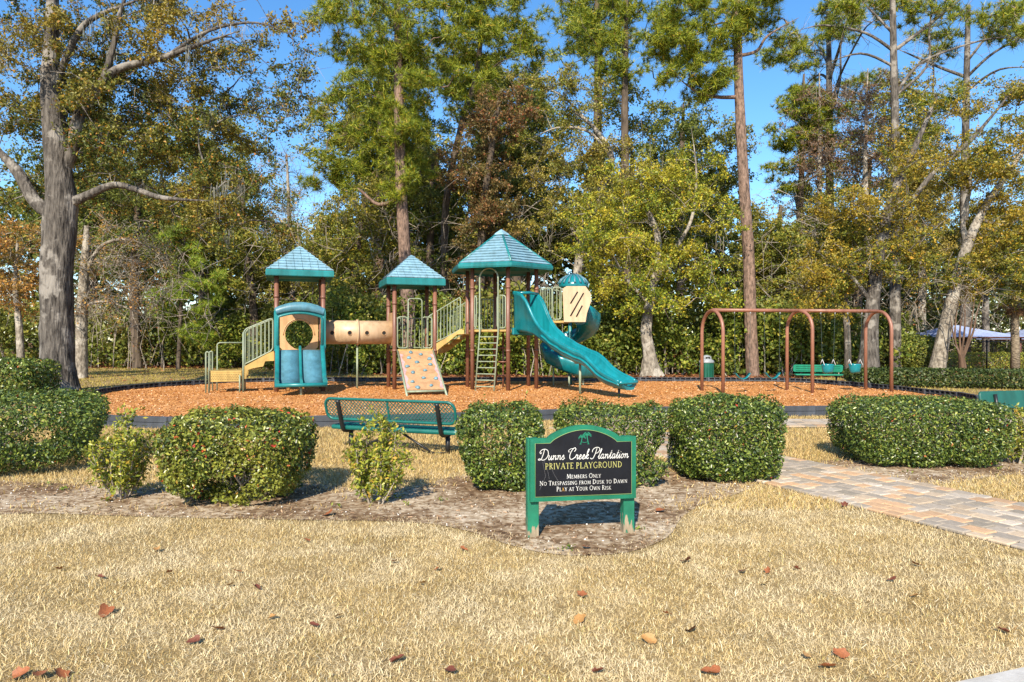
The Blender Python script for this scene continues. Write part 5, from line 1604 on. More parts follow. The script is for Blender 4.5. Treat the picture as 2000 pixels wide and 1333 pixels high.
def shade(cx, cy, hw, ze, za, label, r=0.0):
    root = tag(empty('shade_canopy', (cx, cy, 0), r), label, 'canopy', 'shade canopies beyond the fence')
    mb = MB(); N = 10
    rows_ = []
    for i in range(N + 1):
        t_ = i / N; h_ = hw * (1 - t_) + .12 * t_; z = ze + (za - ze) * (t_ ** 1.25)
        ring = []
        for sx_, sy_ in ((-1, -1), (1, -1), (1, 1), (-1, 1)):
            nx_, ny_ = {(-1, -1): (1, -1), (1, -1): (1, 1), (1, 1): (-1, 1), (-1, 1): (-1, -1)}[(sx_, sy_)]
            for k in range(6):
                a = k / 6; x = sx_ + (nx_ - sx_) * a; y = sy_ + (ny_ - sy_) * a
                sag = 1 - .10 * (1 - t_) * math.sin(math.pi * a)
                ring.append((x * h_ * sag, y * h_ * sag, z - .12 * math.sin(math.pi * a) * t_ * (1 - t_) * 2))
        rows_.append(ring)
    mb.loft(rows_, True, True, False)
    mb.build('canopy', M['shade_cloth'], root)
    mb = MB(); mb.tube([(sx_ * hw * .98, sy_ * hw * .98, ze - .03) for sx_, sy_ in ((-1, -1), (1, -1), (1, 1), (-1, 1))], .04, 6, closed=True); mb.build('edge_rail', M['rust_post'], root)
    for sx_ in (-1, 1):
        for sy_ in (-1, 1):
            mb = MB(); mb.tube([(sx_ * hw * .82, sy_ * hw * .82, -.05), (sx_ * hw * .82, sy_ * hw * .82, ze)], .07, 8); mb.build('post', M['rust_post'], root)
    return root
q = W(1886, 659, 40.0)
shade(q.x, q.y + 1.0, 2.75, q.z, W(1886, 635, 40).z, 'pale blue pyramid shade canopy beyond the fence, left of the palm')
q = W(2060, 665, 42.0)
shade(q.x, q.y + 1.0, 2.9, q.z + .05, q.z + .9, 'pale shade canopy cut by the right edge beyond the fence')

# ================================================================== BUSHES
def n3(p, s, o=0.0): return mnoise.noise((p[0] * s + o, p[1] * s + o * 1.7, p[2] * s - o))

def bush(name, label, cat, x, y, hx, hy, h, n, mat, size=.036, taper=.3, p=3.2, seed=0, rz=0.0, gap=.0, stem_n=9, rough=.06, zlow=.05, group=None, stem_mat='bark_pale'):
    rng = np.random.default_rng(seed + 100)
    root = tag(empty(name, (x, y, 0), rz), label, cat, group)
    hz = (h - zlow) / 2; zc_ = zlow + hz
    H_ = np.array([hx, hy, hz]); th = .11
    Q = rng.uniform(-1, 1, (n * 14, 3)); f = (np.abs(Q) ** p).sum(1) ** (1 / p)
    dep = (1 - f) * min(hx, hy, hz)                       # rough depth below the clipped surface
    Q = Q[(f <= 1) & ((dep < th * (.25 + .75 * rng.uniform(0, 1, len(f)))) | (rng.uniform(0, 1, len(f)) < .10))][:n]
    D = np.sign(Q) * np.abs(Q) ** (p - 1) / H_; D /= np.linalg.norm(D, axis=1, keepdims=True) + 1e-9
    S = Q * H_
    nz = np.array([n3(q, 3.2, seed) * .6 + n3(q, 9.0, seed) * .4 for q in S])
    S = S + D * (nz * rough)[:, None]
    S[:, 2] += zc_
    tz = np.clip(S[:, 2] / h, 0, 1)
    S[:, :2] *= (1 - taper * (1 - tz) ** 1.6)[:, None]
    keep = S[:, 2] > .015
    if gap > 0:
        g2 = np.array([n3(q, 2.6, seed + 5) for q in S])
        keep &= ~((g2 > .28 - gap * (1 - tz)) & (tz < .62))
    S = S[keep]; Dk = D[keep]
    ns_ = int(24 * (hx + hy))                                   # stray shoots past the clipped outline
    if size < .06 and len(S) > ns_:
        ii = rng.choice(len(S), ns_, replace=False); ii = ii[(S[ii, 2] > h * .45)]
        for i_ in ii:
            k_ = int(rng.integers(4, 9)); L0 = rng.uniform(.03, .10); dv0 = Dk[i_] * .7 + np.array([0, 0, .7]) + rng.normal(0, .25, 3)
            q_ = S[i_] + np.linspace(0, 1, k_)[:, None] * dv0 * L0
            S = np.concatenate([S, q_]); Dk = np.concatenate([Dk, np.repeat(Dk[i_][None], k_, 0)])
    V, F = leaf_arrays(rng, S, size, .52, up=.35, N0=Dk, nb=.8)
    link_mesh('foliage', np_mesh('foliage', V, F), M[mat], root)
    mb = MB(); rr = random.Random(seed)
    for i in range(stem_n):
        a = rr.uniform(0, 6.28); b = Vector((rr.uniform(-.25, .25) * hx, rr.uniform(-.25, .25) * hy, -.02))
        if i % 2 == 0: a = rr.uniform(3.6, 5.8)
        e = Vector((math.cos(a) * hx * rr.uniform(.4, .82), math.sin(a) * hy * rr.uniform(.4, .82), h * rr.uniform(.55, .85)))
        m_ = b.lerp(e, .5) + Vector((rr.uniform(-.1, .1), rr.uniform(-.1, .1), rr.uniform(-.12, .0)))
        pts = catmull([b, m_, e], 4); r0 = rr.uniform(.008, .016)
        mb.tube(pts, [r0 * (1 - .7 * j / (len(pts) - 1)) for j in range(len(pts))], 5)
        for _ in range(3):
            t0 = pts[rr.randint(3, len(pts) - 2)]; e2 = t0 + Vector((rr.uniform(-.2, .2), rr.uniform(-.2, .2), rr.uniform(.05, .22)))
            mb.tube([t0, t0.lerp(e2, .5) + Vector((0, 0, .02)), e2], [.006, .005, .002], 4)
    mb.build('stems', M[stem_mat], root)
    return root

bush('hedge_bush', 'broad dark green clipped hedge at the left edge with bare stems below', 'hedge', -6.62, 8.02, 1.62, 1.32, .84, 56000, 'bush', .042, .10, 6.0, 1, rz=math.radians(30), gap=.10, stem_n=26, rough=.13)
bush('round_bush', 'round olive green bush with red berries and leaves, left of the bench', 'bush', -2.57, 6.50, .68, .60, .85, 31000, 'bush_red', .038, .16, 3.6, 21, gap=.08, stem_n=14, rough=.13, zlow=.01)
bush('clipped_bush', 'clipped green bush leaning just left of the sign', 'bush', -.10, 7.02, .45, .46, .84, 18000, 'bush', .036, .26, 4.6, 3, gap=.06, rough=.13, zlow=.01)
bush('clipped_bush', 'flat topped leggy bush behind the right side of the sign', 'bush', 1.06, 7.45, .62, .50, .82, 16000, 'bush', .036, .46, 4.8, 4, gap=.34, stem_n=16, rough=.13)
bush('clipped_bush', 'tall boxy bush between the sign and the paver path', 'bush', 2.34, 7.55, .58, .56, .88, 27000, 'bush', .036, .14, 5.4, 5, gap=.0, rough=.13, zlow=.01)
bush('clipped_bush', 'wide flat topped oval bush right of the paver path', 'bush', 5.00, 8.50, .93, .70, .785, 37000, 'bush', .036, .14, 5.6, 6, gap=.0, stem_n=14, rough=.12, zlow=.01)
bush('hedge_row', 'square clipped hedge beside the big oak trunk at the left', 'hedge', -15.6, 18.4, 3.1, .9, 1.04, 20000, 'bush', .085, .02, 7.0, 7, rough=.04)
bush('low_hedge', 'long low shaded hedge along the right edging below the fence', 'hedge', 15.2, 21.6, 4.3, .62, .62, 20000, 'hedge_shaded', .09, .04, 6.0, 8, rz=math.radians(-21), rough=.04)
bush('pool_hedge', 'yellow green clipped hedge glimpsed behind the black fence', 'hedge', 24.5, 36.5, 4.5, .7, .9, 9000, 'bush_yellow', .11, .04, 6.0, 9, rough=.04)
bush('dark_shrub', 'dark leafy shrub at the fence left of the leaning grey tree', 'shrub', 18.6, 31.5, 1.25, 1.0, 1.75, 7000, 'leaf_dark', .11, .25, 2.6, 10, rough=.2)

bush('leafy_shrub', 'bright green shrub seen through the round window of the double slide tower', 'shrub', -8.75, 28.6, 1.0, .9, 2.5, 5200, 'leaf_bright', .13, .2, 2.6, 12, rough=.25)

def leggy(label, x, y, h, spread, seed, mat='bush_yellow', n=1500, size=.036, stems=11):
    rng = np.random.default_rng(seed); rr = random.Random(seed)
    root = tag(empty('leggy_shrub', (x, y, 0)), label, 'shrub')
    mb = MB(); pts_all = []
    for i in range(stems):
        a = rr.uniform(0, 6.28); s = rr.uniform(.25, 1) * spread
        b = Vector((math.cos(a) * .05, math.sin(a) * .05, -.02)); e = Vector((math.cos(a) * s, math.sin(a) * s, h * rr.uniform(.55, 1.0) * (1 - .25 * s / spread)))
        if i == 0: e = Vector((.04, 0, h))
        pts = catmull([b, b.lerp(e, .45) + Vector((math.cos(a) * .04, math.sin(a) * .04, .03)), e], 6)
        mb.tube(pts, [.009 * (1 - .75 * j / (len(pts) - 1)) + .001 for j in range(len(pts))], 5)
        for j in range(3, len(pts)):
            pts_all.append(pts[j])
            for _ in range(2):
                o_ = Vector((rr.uniform(-.09, .09), rr.uniform(-.09, .09), rr.uniform(.01, .10)))
                mb.tube([pts[j], pts[j] + o_], [.003, .0015], 4); pts_all += [pts[j] + o_ * .6, pts[j] + o_]
    mb.build('stems', M['bark_pale'], root)
    base = np.array([tuple(p) for p in pts_all]); P = base[rng.integers(0, len(base), n)] + rng.normal(0, .022, (n, 3))
    P = P[P[:, 2] > .02]
    V, F = leaf_arrays(rng, P, size, .42, up=.5)
    link_mesh('foliage', np_mesh('foliage', V, F), M[mat], root)
    return root
leggy('thin yellow green shrub between the left hedge and the berried bush', -3.72, 6.50, .80, .30, 31, n=3000, size=.048)
leggy('thin yellow green shrub in front of the mesh bench', -1.25, 6.28, .80, .32, 32, n=3400, size=.048)
leggy('sparse pale stemmed shrub at the right edge beside the oval bush', 6.15, 8.35, .66, .34, 33, n=2200, size=.046)
leggy('short dark green shrub growing up beside the right sign post', 1.32, 7.0, .42, .24, 34, 'bush', n=2400, size=.046)

# ================================================================== TREES
def ball(rng, n):
    return rnd_unit(rng, n) * (rng.uniform(0, 1, (n, 1)) ** .42) * 1.5

def tubes_np(chains, sides=6):
    """chains: list of (points (k,3), radii (k,)) -> one quad mesh"""
    Vs, Fs, base = [], [], 0
    ca = np.cos(np.arange(sides) * 2 * np.pi / sides); sa = np.sin(np.arange(sides) * 2 * np.pi / sides)
    for P, R in chains:
        k = len(P)
        T = np.gradient(P, axis=0); T /= np.linalg.norm(T, axis=1, keepdims=True) + 1e-9
        ref = np.array([0.31, 0.95, 0.05]) if abs(T[:, 2]).mean() > .6 else np.array([0, 0.05, 1.0])
        A = np.cross(T, ref); A /= np.linalg.norm(A, axis=1, keepdims=True) + 1e-9
        B = np.cross(T, A)
        V = P[:, None] + (A[:, None] * ca[None, :, None] + B[:, None] * sa[None, :, None]) * R[:, None, None]
        Vs.append(V.reshape(-1, 3))
        i = np.arange(k - 1)[:, None] * sides; j = np.arange(sides)[None]; j2 = (j + 1) % sides
        F = np.stack([i + j, i + j2, i + sides + j2, i + sides + j], -1).reshape(-1, 4) + base
        Fs.append(F); base += k * sides
    return np.concatenate(Vs), np.concatenate(Fs)

def resample(pts, radii, step):
    """pts list of Vector; smooth path with radii"""
    per = 5
    cp_ = catmull(pts, per); n = len(cp_)
    rad = [radii[min(i // per, len(radii) - 1)] + (radii[min(i // per + 1, len(radii) - 1)] - radii[min(i // per, len(radii) - 1)]) * ((i % per) / per) for i in range(n)]
    return np.array([tuple(p) for p in cp_]), np.array(rad)

def crown_points(rng, ell, n, Y, base, gap, seed):
    """cluster centres in ellipsoids given in photo pixels at depth Y: (px, py, rx, ry, depth radius m, weight)"""
    tot = sum(e[5] for e in ell); out = []
    for (cx, cy, rx, ry, rd, w) in ell:
        m = int(n * w / tot); k = 0; tries = 0
        c = W(cx, cy, Y); sx = rx * Y / FPX; sz = ry * Y / FPX
        while k < m and tries < m * 30:
            tries += 1
            d = rng.normal(size=3); d /= np.linalg.norm(d); r = rng.uniform(0, 1) ** .45
            q = np.array([c.x + d[0] * sx * r, c.y + d[1] * rd * r, c.z + d[2] * sz * r])
            if q[2] < .6: continue
            if n3(q * (1.0 / max(sx, 1.0)), 2.2, seed) < gap - .25: continue
            out.append(q - base); k += 1
    return np.array(out)

def tree(name, label, cat, Y, trunk, radii, crowns, n_cl, leafmat, barkmat, limbs=(), leaf_n=90, leaf=.12, spread=.42, aspect=.55, seed=0, gap=.12, kind='leaf', group=None, twig=.012, flare=1.0, needle=.30, moss=0, droop=0.0, sides=7, aff=.35, bare=0, tuft_n=7, per=24, nwidth=.016, cdy=0.0, ridge=.5):
    rng = np.random.default_rng(seed + 500)
    leaf *= 1.25; leaf_n = int(leaf_n * 1.25); spread *= .92; tuft_n = int(tuft_n * 1.5); nwidth *= 1.25; n_cl = int(n_cl * 1.1)
    base = W(trunk[0][0], trunk[0][1], Y); base.z = 0.0
    bn = np.array(tuple(base))
    root = tag(empty(name, base), label, cat, group)
    chains = []; nodes = []; nrad = []
    def path(pxs, rs, dy0=0.0, first=None):
        pts = []
        for q in pxs:
            dy = q[2] if len(q) > 2 else 0.0
            pts.append(W(q[0], q[1], Y + dy) - base)
        if first is not None: pts[0] = first
        return resample(pts, rs, .3)
    tp = list(trunk)
    P, R = path(tp, radii)
    P[0, 2] = -.1
    if flare > 1:
        f = 1 + (flare - 1) * np.exp(-np.maximum(P[:, 2], 0) / .45); R = R * f
        extra = np.array([P[0], P[0] * .75 + P[1] * .25, P[0] * .5 + P[1] * .5]); 
    # small wobble of the trunk
    chains.append((P, R)); nodes += list(P[1:]); nrad += list(R[1:])
    for (pl, rl) in limbs:
        st = W(pl[0][0], pl[0][1], Y) - base
        dists = np.linalg.norm(np.array(nodes) - np.array(tuple(st)), axis=1)
        PL, RL = path(pl, rl, first=Vector(nodes[int(np.argmin(dists))]))
        RL = RL.copy(); RL[-5:] *= np.linspace(.9, .22, min(5, len(RL)))
        chains.append((PL, RL)); nodes += list(PL[2:]); nrad += list(RL[2:])
    C = crown_points(rng, crowns, n_cl, Y, bn, gap, seed)
    C[:, 1] += cdy
    parent_n = len(nodes)
    nodes_a = list(nodes); weight = [0.0] * len(nodes)
    order = np.argsort([np.min(np.linalg.norm(np.array(nodes) - c, axis=1)) for c in C])
    tw = []
    NA = np.array(nodes_a)
    ups = NA[:, 2].max()
    for ci in order:
        c = C[ci]
        dv_ = c - NA; dist = np.linalg.norm(dv_, axis=1)
        pen = dist + aff * np.maximum(NA[:, 2] - c[2] + .15 * dist, 0) * 1.2
        j = int(np.argmin(pen)); a = NA[j]; L_ = dist[j]
        if L_ < .05: continue
        k = max(3, min(8, int(L_ / .45) + 2))
        t_ = np.linspace(0, 1, k)[:, None]
        Q = a + (c - a) * t_
        bow = L_ * (.10 if kind != 'pine' else .06)
        Q[:, 2] += np.sin(t_[:, 0] * np.pi) * bow * (1 if droop <= 0 else -1)
        Q[1:-1] += rng.normal(0, L_ * .045, (k - 2, 3))
        tw.append((Q, L_, j)); NA = np.concatenate([NA, Q[1:]])
    for (Q, L_, j) in tw:
        k = len(Q); r0 = min(twig * (1 + .9 * L_), .09)
        chains.append((Q, np.linspace(r0, twig * .35, k)))
    V, F = tubes_np(chains[:1 + len(limbs)], sides + 3)
    V2, F2 = tubes_np(chains[1 + len(limbs):], 4) if len(chains) > 1 + len(limbs) else (np.zeros((0, 3)), np.zeros((0, 4), int))
    tk = chains[0]; ns = 30                                    # the trunk itself: furrowed bark, lobed root flare
    seg = np.concatenate([[0], np.cumsum(np.linalg.norm(np.diff(tk[0], axis=0), axis=1))])
    ss = np.arange(0, seg[-1], .13 if seg[-1] < 14 else .2)
    Pt = np.stack([np.interp(ss, seg, tk[0][:, i]) for i in range(3)], 1); Rt = np.interp(ss, seg, tk[1])
    Vt, Ft = tubes_np([(Pt, Rt)], ns)
    Vt = Vt.reshape(len(ss), ns, 3); an = np.arange(ns) * 2 * np.pi / ns
    dsp = np.zeros((len(ss), ns))
    for i in range(len(ss)):
        lob = .16 * math.exp(-max(Pt[i, 2], 0) / .5) * (flare - .9)
        for j in range(ns):
            q = (math.cos(an[j]) * 2.2, math.sin(an[j]) * 2.2, ss[i] * .55 + seed)
            f = 1 - abs(mnoise.noise((q[0] * 2.6, q[1] * 2.6, q[2] * 1.5))) * 2
            dsp[i, j] = Rt[i] * (ridge * (.13 * f + .14 * mnoise.noise((q[0] * .5, q[1] * .5, q[2]))) + lob * math.sin(5 * an[j] + seed))
    dirn = Vt - Pt[:, None]; dirn /= np.linalg.norm(dirn, axis=2, keepdims=True) + 1e-9
    Vt = (Vt + dirn * dsp[..., None]).reshape(-1, 3)
    rest = [(Vt, Ft)]
    if limbs: rest.append(tubes_np(chains[1:1 + len(limbs)], sides + 3))
    link_mesh('trunk', np_mesh('trunk', *merge(rest), True), M[barkmat], root)
    if len(V2): link_mesh('branches', np_mesh('branches', V2, F2, True), M[barkmat], root)['kind'] = 'stuff'
    parts = []
    if kind == 'pine':
        # tufts round every cluster, on the outside and upper side of the twig
        n_t = len(C) * tuft_n
        Pc = np.repeat(C, tuft_n, 0) + ball(rng, n_t) * np.array([spread, spread, spread * .6])
        Dt = rnd_unit(rng, n_t) * .6 + np.array([0, 0, .8])
        parts.append(needle_arrays(rng, Pc, Dt, per, needle, nwidth))
    elif kind == 'leaf':
        lv, tws = sprig_leaves(rng, C, spread, leaf_n, leaf)
        parts.append(lv)
        link_mesh('twigs', np_mesh('twigs', *tws), M[barkmat], root)['kind'] = 'stuff'
    if parts:
        V, F = merge(parts)
        link_mesh('crown', np_mesh('crown', V, F), M[leafmat], root)
    if bare:
        ch = []
        src = NA[rng.integers(parent_n // 2, len(NA), bare)]
        n_ = len(src); D1 = rnd_unit(rng, n_); D1[:, 2] += .15
        Ls = rng.uniform(.5, 1.5, n_)
        e1 = src + D1 * Ls[:, None] * .5 + rng.normal(0, .08, (n_, 3)); e2 = e1 + (D1 + rnd_unit(rng, n_) * .5) * Ls[:, None] * .5
        for a, b, c_ in zip(src, e1, e2):
            ch.append((np.array([a, b, c_]), np.array([.014, .009, .004])))
            d3 = b + rng.normal(0, .35, 3); ch.append((np.array([b, (b + d3) / 2 + rng.normal(0, .05, 3), d3]), np.array([.008, .006, .003])))
        V, F = tubes_np(ch, 3); link_mesh('bare_twigs', np_mesh('bare_twigs', V, F), M['bark_pale'], root)['kind'] = 'stuff'
    if moss:
        src = NA[rng.integers(parent_n // 3, len(NA), moss)]
        per_ = 26; Pm = np.repeat(src, per_, 0) + rng.normal(0, .10, (moss * per_, 3)); n_ = len(Pm)
        Lm = np.repeat(rng.uniform(.3, 1.1, moss), per_) * rng.uniform(.4, 1, n_)
        b = rng.uniform(0, 6.28, n_); S_ = np.stack([np.cos(b), np.sin(b), np.zeros(n_)], 1) * .010
        V = np.empty((n_, 3, 3)); V[:, 0] = Pm - S_; V[:, 1] = Pm + S_; V[:, 2] = Pm + np.stack([rng.normal(0, .05, n_), rng.normal(0, .05, n_), -Lm], 1)
        link_mesh('hanging_moss', np_mesh('hanging_moss', V.reshape(-1, 3), np.arange(n_ * 3).reshape(-1, 3)), M['moss'], root)['kind'] = 'stuff'
    return root

# big oak at the left
tree('oak_tree', 'big live oak with thick grey trunk at the left of the playground', 'tree', 20.3,
     [(118, 766), (113, 700), (110, 560), (118, 430), (122, 390), (112, 300), (100, 188), (100, 90), (104, -40)], [.46, .42, .395, .395, .37, .32, .26, .19, .13],
     [(90, 130, 190, 150, 3.2, 3.0), (250, 250, 200, 170, 3.0, 3.0), (340, 60, 190, 110, 3.0, 1.6), (455, 200, 100, 140, 2.4, .6), (420, 380, 110, 100, 2.2, .9), (60, -60, 240, 90, 3, 1.2), (540, 60, 60, 90, 1.5, .3), (0, 330, 90, 90, 2.0, .5)],
     380, 'leaf_oak', 'bark_oak',
     limbs=[([(108, 430), (70, 395), (30, 330), (-30, 270)], [.22, .19, .16, .11]),
            ([(130, 405), (165, 385), (222, 362), (270, 372), (319, 387, -.5), (410, 393, -1)], [.17, .13, .10, .085, .07, .04]),
            ([(120, 330), (140, 300), (154, 228), (188, 177), (228, 137), (313, 114), (370, 94), (470, 60, -.6)], [.20, .17, .16, .14, .12, .09, .07, .035]),
            ([(205, 160), (222, 90), (234, 28), (260, -40)], [.10, .08, .06, .04]),
            ([(100, 190), (150, 70), (195, 30), (300, -10)], [.11, .09, .07, .04]),
            ([(330, 112), (410, 60), (500, 45), (570, 70)], [.055, .045, .03, .015])],
     leaf_n=88, leaf=.105, spread=.40, seed=1, gap=.10, flare=1.08, cdy=1.7, ridge=.9, moss=60, twig=.016, sides=11, bare=200)

# pines
tree('pine_tree', 'tall pine with broad bright green crown behind the middle tower', 'tree', 30.0,
     [(803, 735), (797, 600), (786, 420), (780, 250), (778, 100), (775, -60)], [.31, .28, .25, .22, .17, .10],
     [(700, 60, 110, 90, 2.4, 2.0), (820, 110, 100, 120, 2.4, 2.0), (690, 220, 80, 70, 2, .9), (800, 290, 90, 70, 2, 1.1), (640, 330, 70, 50, 1.6, .8), (760, 10, 120, 60, 2.5, 1.2), (650, 360, 50, 30, 1.2, .3), (775, -70, 110, 70, 2.4, .9), (780, 200, 60, 130, 2.0, 1.5), (790, 360, 45, 40, 1.4, .5)],
     185, 'needle', 'bark_pine', limbs=[([(790, 395), (740, 400), (700, 370), (650, 345)], [.10, .08, .06, .04])], kind='pine', seed=2, gap=.06, spread=.34, tuft_n=9, per=26, needle=.34, nwidth=.022, twig=.018)
tree('pine_tree', 'second pine right of it with a slimmer trunk and rounded crown', 'tree', 35.0,
     [(868, 725), (868, 560), (871, 400), (900, 250), (935, 120), (940, -60)], [.22, .20, .17, .15, .12, .08],
     [(960, 60, 90, 80, 2.4, 2.0), (900, 130, 60, 70, 2, 1.0), (1030, 90, 40, 50, 1.5, .5), (930, 190, 60, 50, 1.8, .8), (950, -40, 100, 70, 2.4, 1.0), (880, 40, 60, 60, 2, .8)],
     150, 'needle', 'bark_dark', kind='pine', seed=3, gap=.06, spread=.38, tuft_n=9, per=24, needle=.36, nwidth=.025, twig=.02)
tree('pine_tree', 'dusky pine crown rising behind the yellow green tree', 'tree', 41.0,
     [(1225, 725), (1222, 400), (1220, 200), (1222, 60), (1225, -60)], [.28, .24, .2, .15, .1],
     [(1190, 60, 80, 80, 2.6, 1.6), (1270, 30, 90, 70, 2.6, 1.6), (1200, 150, 70, 60, 2.2, .9), (1300, 110, 60, 60, 2, .8), (1240, -50, 110, 60, 2.5, 1)],
     120, 'needle', 'bark_dark', kind='pine', seed=4, gap=.10, spread=.45, tuft_n=8, per=24, needle=.40, nwidth=.028, twig=.022)
tree('pine_tree', 'tall bare trunked reddish pine standing behind the swing frame', 'tree', 29.0,
     [(1470, 742), (1466, 640), (1462, 500), (1452, 350), (1444, 190), (1440, 60), (1440, -60)], [.27, .25, .23, .215, .19, .155, .11],
     [(1340, 110, 75, 55, 1.8, 1.6), (1400, 60, 70, 50, 1.8, 1.1), (1390, 165, 60, 30, 1.4, .7), (1500, 10, 60, 40, 2, .6), (1440, -50, 130, 60, 2.4, 1.4), (1320, 30, 60, 40, 1.8, .6)],
     115, 'needle', 'bark_pine', limbs=[([(1446, 192), (1400, 190), (1362, 180), (1320, 150)], [.09, .075, .055, .03]), ([(1443, 105), (1478, 100), (1500, 70), (1560, 35)], [.08, .065, .05, .03]), ([(1441, 40), (1400, 20), (1330, 10)], [.07, .05, .03]), ([(1441, 60), (1410, 45), (1350, 70)], [.06, .045, .03])],
     kind='pine', seed=5, gap=.04, spread=.33, tuft_n=10, per=26, needle=.34, nwidth=.022, twig=.02, sides=9)
tree('pine_tree', 'smaller bright pine against the blue sky right of the reddish trunk', 'tree', 45.0,
     [(1562, 725), (1560, 500), (1565, 350), (1568, 210), (1570, 140)], [.26, .22, .18, .12, .05],
     [(1570, 200, 55, 50, 2.0, 1.4), (1560, 260, 60, 40, 2.0, 1.2), (1530, 110, 45, 35, 1.6, .5), (1600, 270, 35, 40, 1.5, .6), (1540, 330, 50, 20, 1.6, .35), (1560, 370, 40, 20, 1.5, .3)],
     100, 'needle', 'bark_dark', kind='pine', seed=6, gap=.0, spread=.42, tuft_n=9, per=24, needle=.40, nwidth=.03, twig=.02)
tree('pine_tree', 'thin topped pine with long bare branches at the upper right', 'tree', 31.0,
     [(1748, 738), (1748, 600), (1750, 420), (1748, 250), (1745, 100), (1742, -60)], [.25, .23, .20, .17, .14, .10],
     [(1960, 50, 60, 40, 1.6, .8), (1850, 195, 40, 20, 1.2, .35), (1640, 30, 50, 35, 1.6, .4), (1530, 90, 40, 30, 1.5, .35), (1760, -40, 150, 40, 2.4, 1.0), (1800, 20, 50, 30, 1.5, .35)],
     60, 'needle', 'bark_oak', limbs=[([(1746, 90), (1690, 65), (1610, 50), (1560, 60)], [.08, .06, .045, .02]), ([(1747, 130), (1680, 105), (1600, 130)], [.07, .05, .02]), ([(1748, 110), (1800, 60), (1850, 20), (1900, -20)], [.09, .07, .055, .04]),
            ([(1750, 180), (1790, 130), (1850, 100), (1940, 75), (1990, 80)], [.08, .065, .05, .035, .02]), ([(1750, 60), (1700, 20), (1660, -20)], [.07, .05, .03]), ([(1750, 200), (1810, 130), (1815, 60), (1825, -20)], [.07, .055, .045, .03])],
     kind='pine', seed=7, gap=-.3, spread=.32, tuft_n=8, per=26, needle=.34, nwidth=.022, twig=.016, bare=170)
tree('young_pine', 'slender young pine with soft light green needles by the stairs', 'tree', 36.0,
     [(348, 722), (352, 640), (356, 540), (362, 450)], [.12, .10, .07, .03],
     [(365, 490, 50, 50, 1.5, 1.0), (330, 560, 55, 35, 1.5, 1.0), (410, 570, 45, 60, 1.5, 1.0), (390, 640, 35, 40, 1.2, .6), (320, 610, 30, 25, 1.2, .5)],
     62, 'needle_pale', 'bark_dark', kind='pine', seed=8, gap=.02, spread=.30, tuft_n=8, per=24, needle=.36, nwidth=.024, twig=.014)

# broadleaved trees of the wood edge
tree('elm_tree', 'yellow green tree with pale flared trunk behind the wave slide', 'tree', 29.0,
     [(1272, 740), (1268, 690), (1262, 640), (1275, 560), (1285, 470), (1262, 400), (1245, 330)], [.30, .24, .22, .18, .14, .10, .05],
     [(1200, 480, 100, 90, 2.4, 1.6), (1330, 450, 115, 100, 2.6, 2.0), (1260, 560, 110, 75, 2.4, 1.5), (1370, 560, 75, 70, 2.0, .9), (1250, 360, 90, 60, 2.2, .9), (1350, 340, 70, 60, 2, .6), (1160, 420, 60, 60, 1.8, .5)],
     215, 'leaf_yellow', 'bark_grey', limbs=[([(1275, 560), (1310, 500), (1350, 430), (1360, 340), (1350, 250)], [.12, .10, .07, .05, .02]), ([(1270, 600), (1220, 540), (1180, 460)], [.10, .07, .03])],
     leaf_n=85, leaf=.115, spread=.40, seed=11, gap=.16, flare=1.8, bare=50)
tree('oak_tree', 'olive tree with bare white upper limbs above the hexagonal roof', 'tree', 34.0,
     [(1130, 738), (1125, 600), (1135, 480), (1170, 380), (1195, 310), (1160, 250), (1110, 210)], [.26, .22, .20, .18, .14, .10, .05],
     [(1080, 330, 100, 110, 2.6, 1.6), (1130, 430, 90, 80, 2.4, 1.3), (1060, 180, 80, 60, 2.2, .7), (1150, 200, 60, 70, 2, .5), (1000, 460, 70, 70, 2.2, .8), (1190, 330, 60, 60, 2, .6)],
     165, 'leaf_mid', 'bark_grey', limbs=[([(1195, 310), (1150, 258), (1090, 250), (1040, 270)], [.09, .07, .05, .03]), ([(1160, 250), (1100, 190), (1040, 160)], [.06, .045, .02]), ([(1140, 470), (1075, 390), (1020, 420)], [.09, .06, .03])],
     leaf_n=85, leaf=.12, spread=.45, seed=12, gap=.20, bare=90)
tree('vine_covered_tree', 'tree hung with russet red vines left of the hexagonal roof', 'tree', 32.5,
     [(935, 735), (938, 560), (945, 400), (965, 260), (975, 190)], [.22, .20, .17, .12, .05],
     [(960, 250, 55, 75, 1.8, 1.2), (940, 360, 75, 70, 2.0, 1.5), (970, 440, 75, 60, 2.0, 1.1), (1010, 220, 40, 50, 1.5, .5), (890, 320, 40, 50, 1.5, .5), (930, 520, 60, 70, 1.8, .7)],
     150, 'leaf_red', 'bark_dark', leaf_n=85, leaf=.115, spread=.36, seed=13, gap=.08, bare=30)
tree('magnolia_tree', 'dense dark evergreen behind the reddish pine trunk', 'tree', 39.0,
     [(1330, 728), (1330, 500), (1332, 300), (1335, 200)], [.26, .22, .14, .05],
     [(1340, 270, 90, 90, 2.6, 1.8), (1400, 330, 80, 90, 2.5, 1.5), (1290, 350, 80, 80, 2.4, 1.2), (1350, 420, 110, 80, 2.6, 1.2)],
     150, 'leaf_dark', 'bark_dark', leaf_n=85, leaf=.16, spread=.5, seed=14, gap=.05)
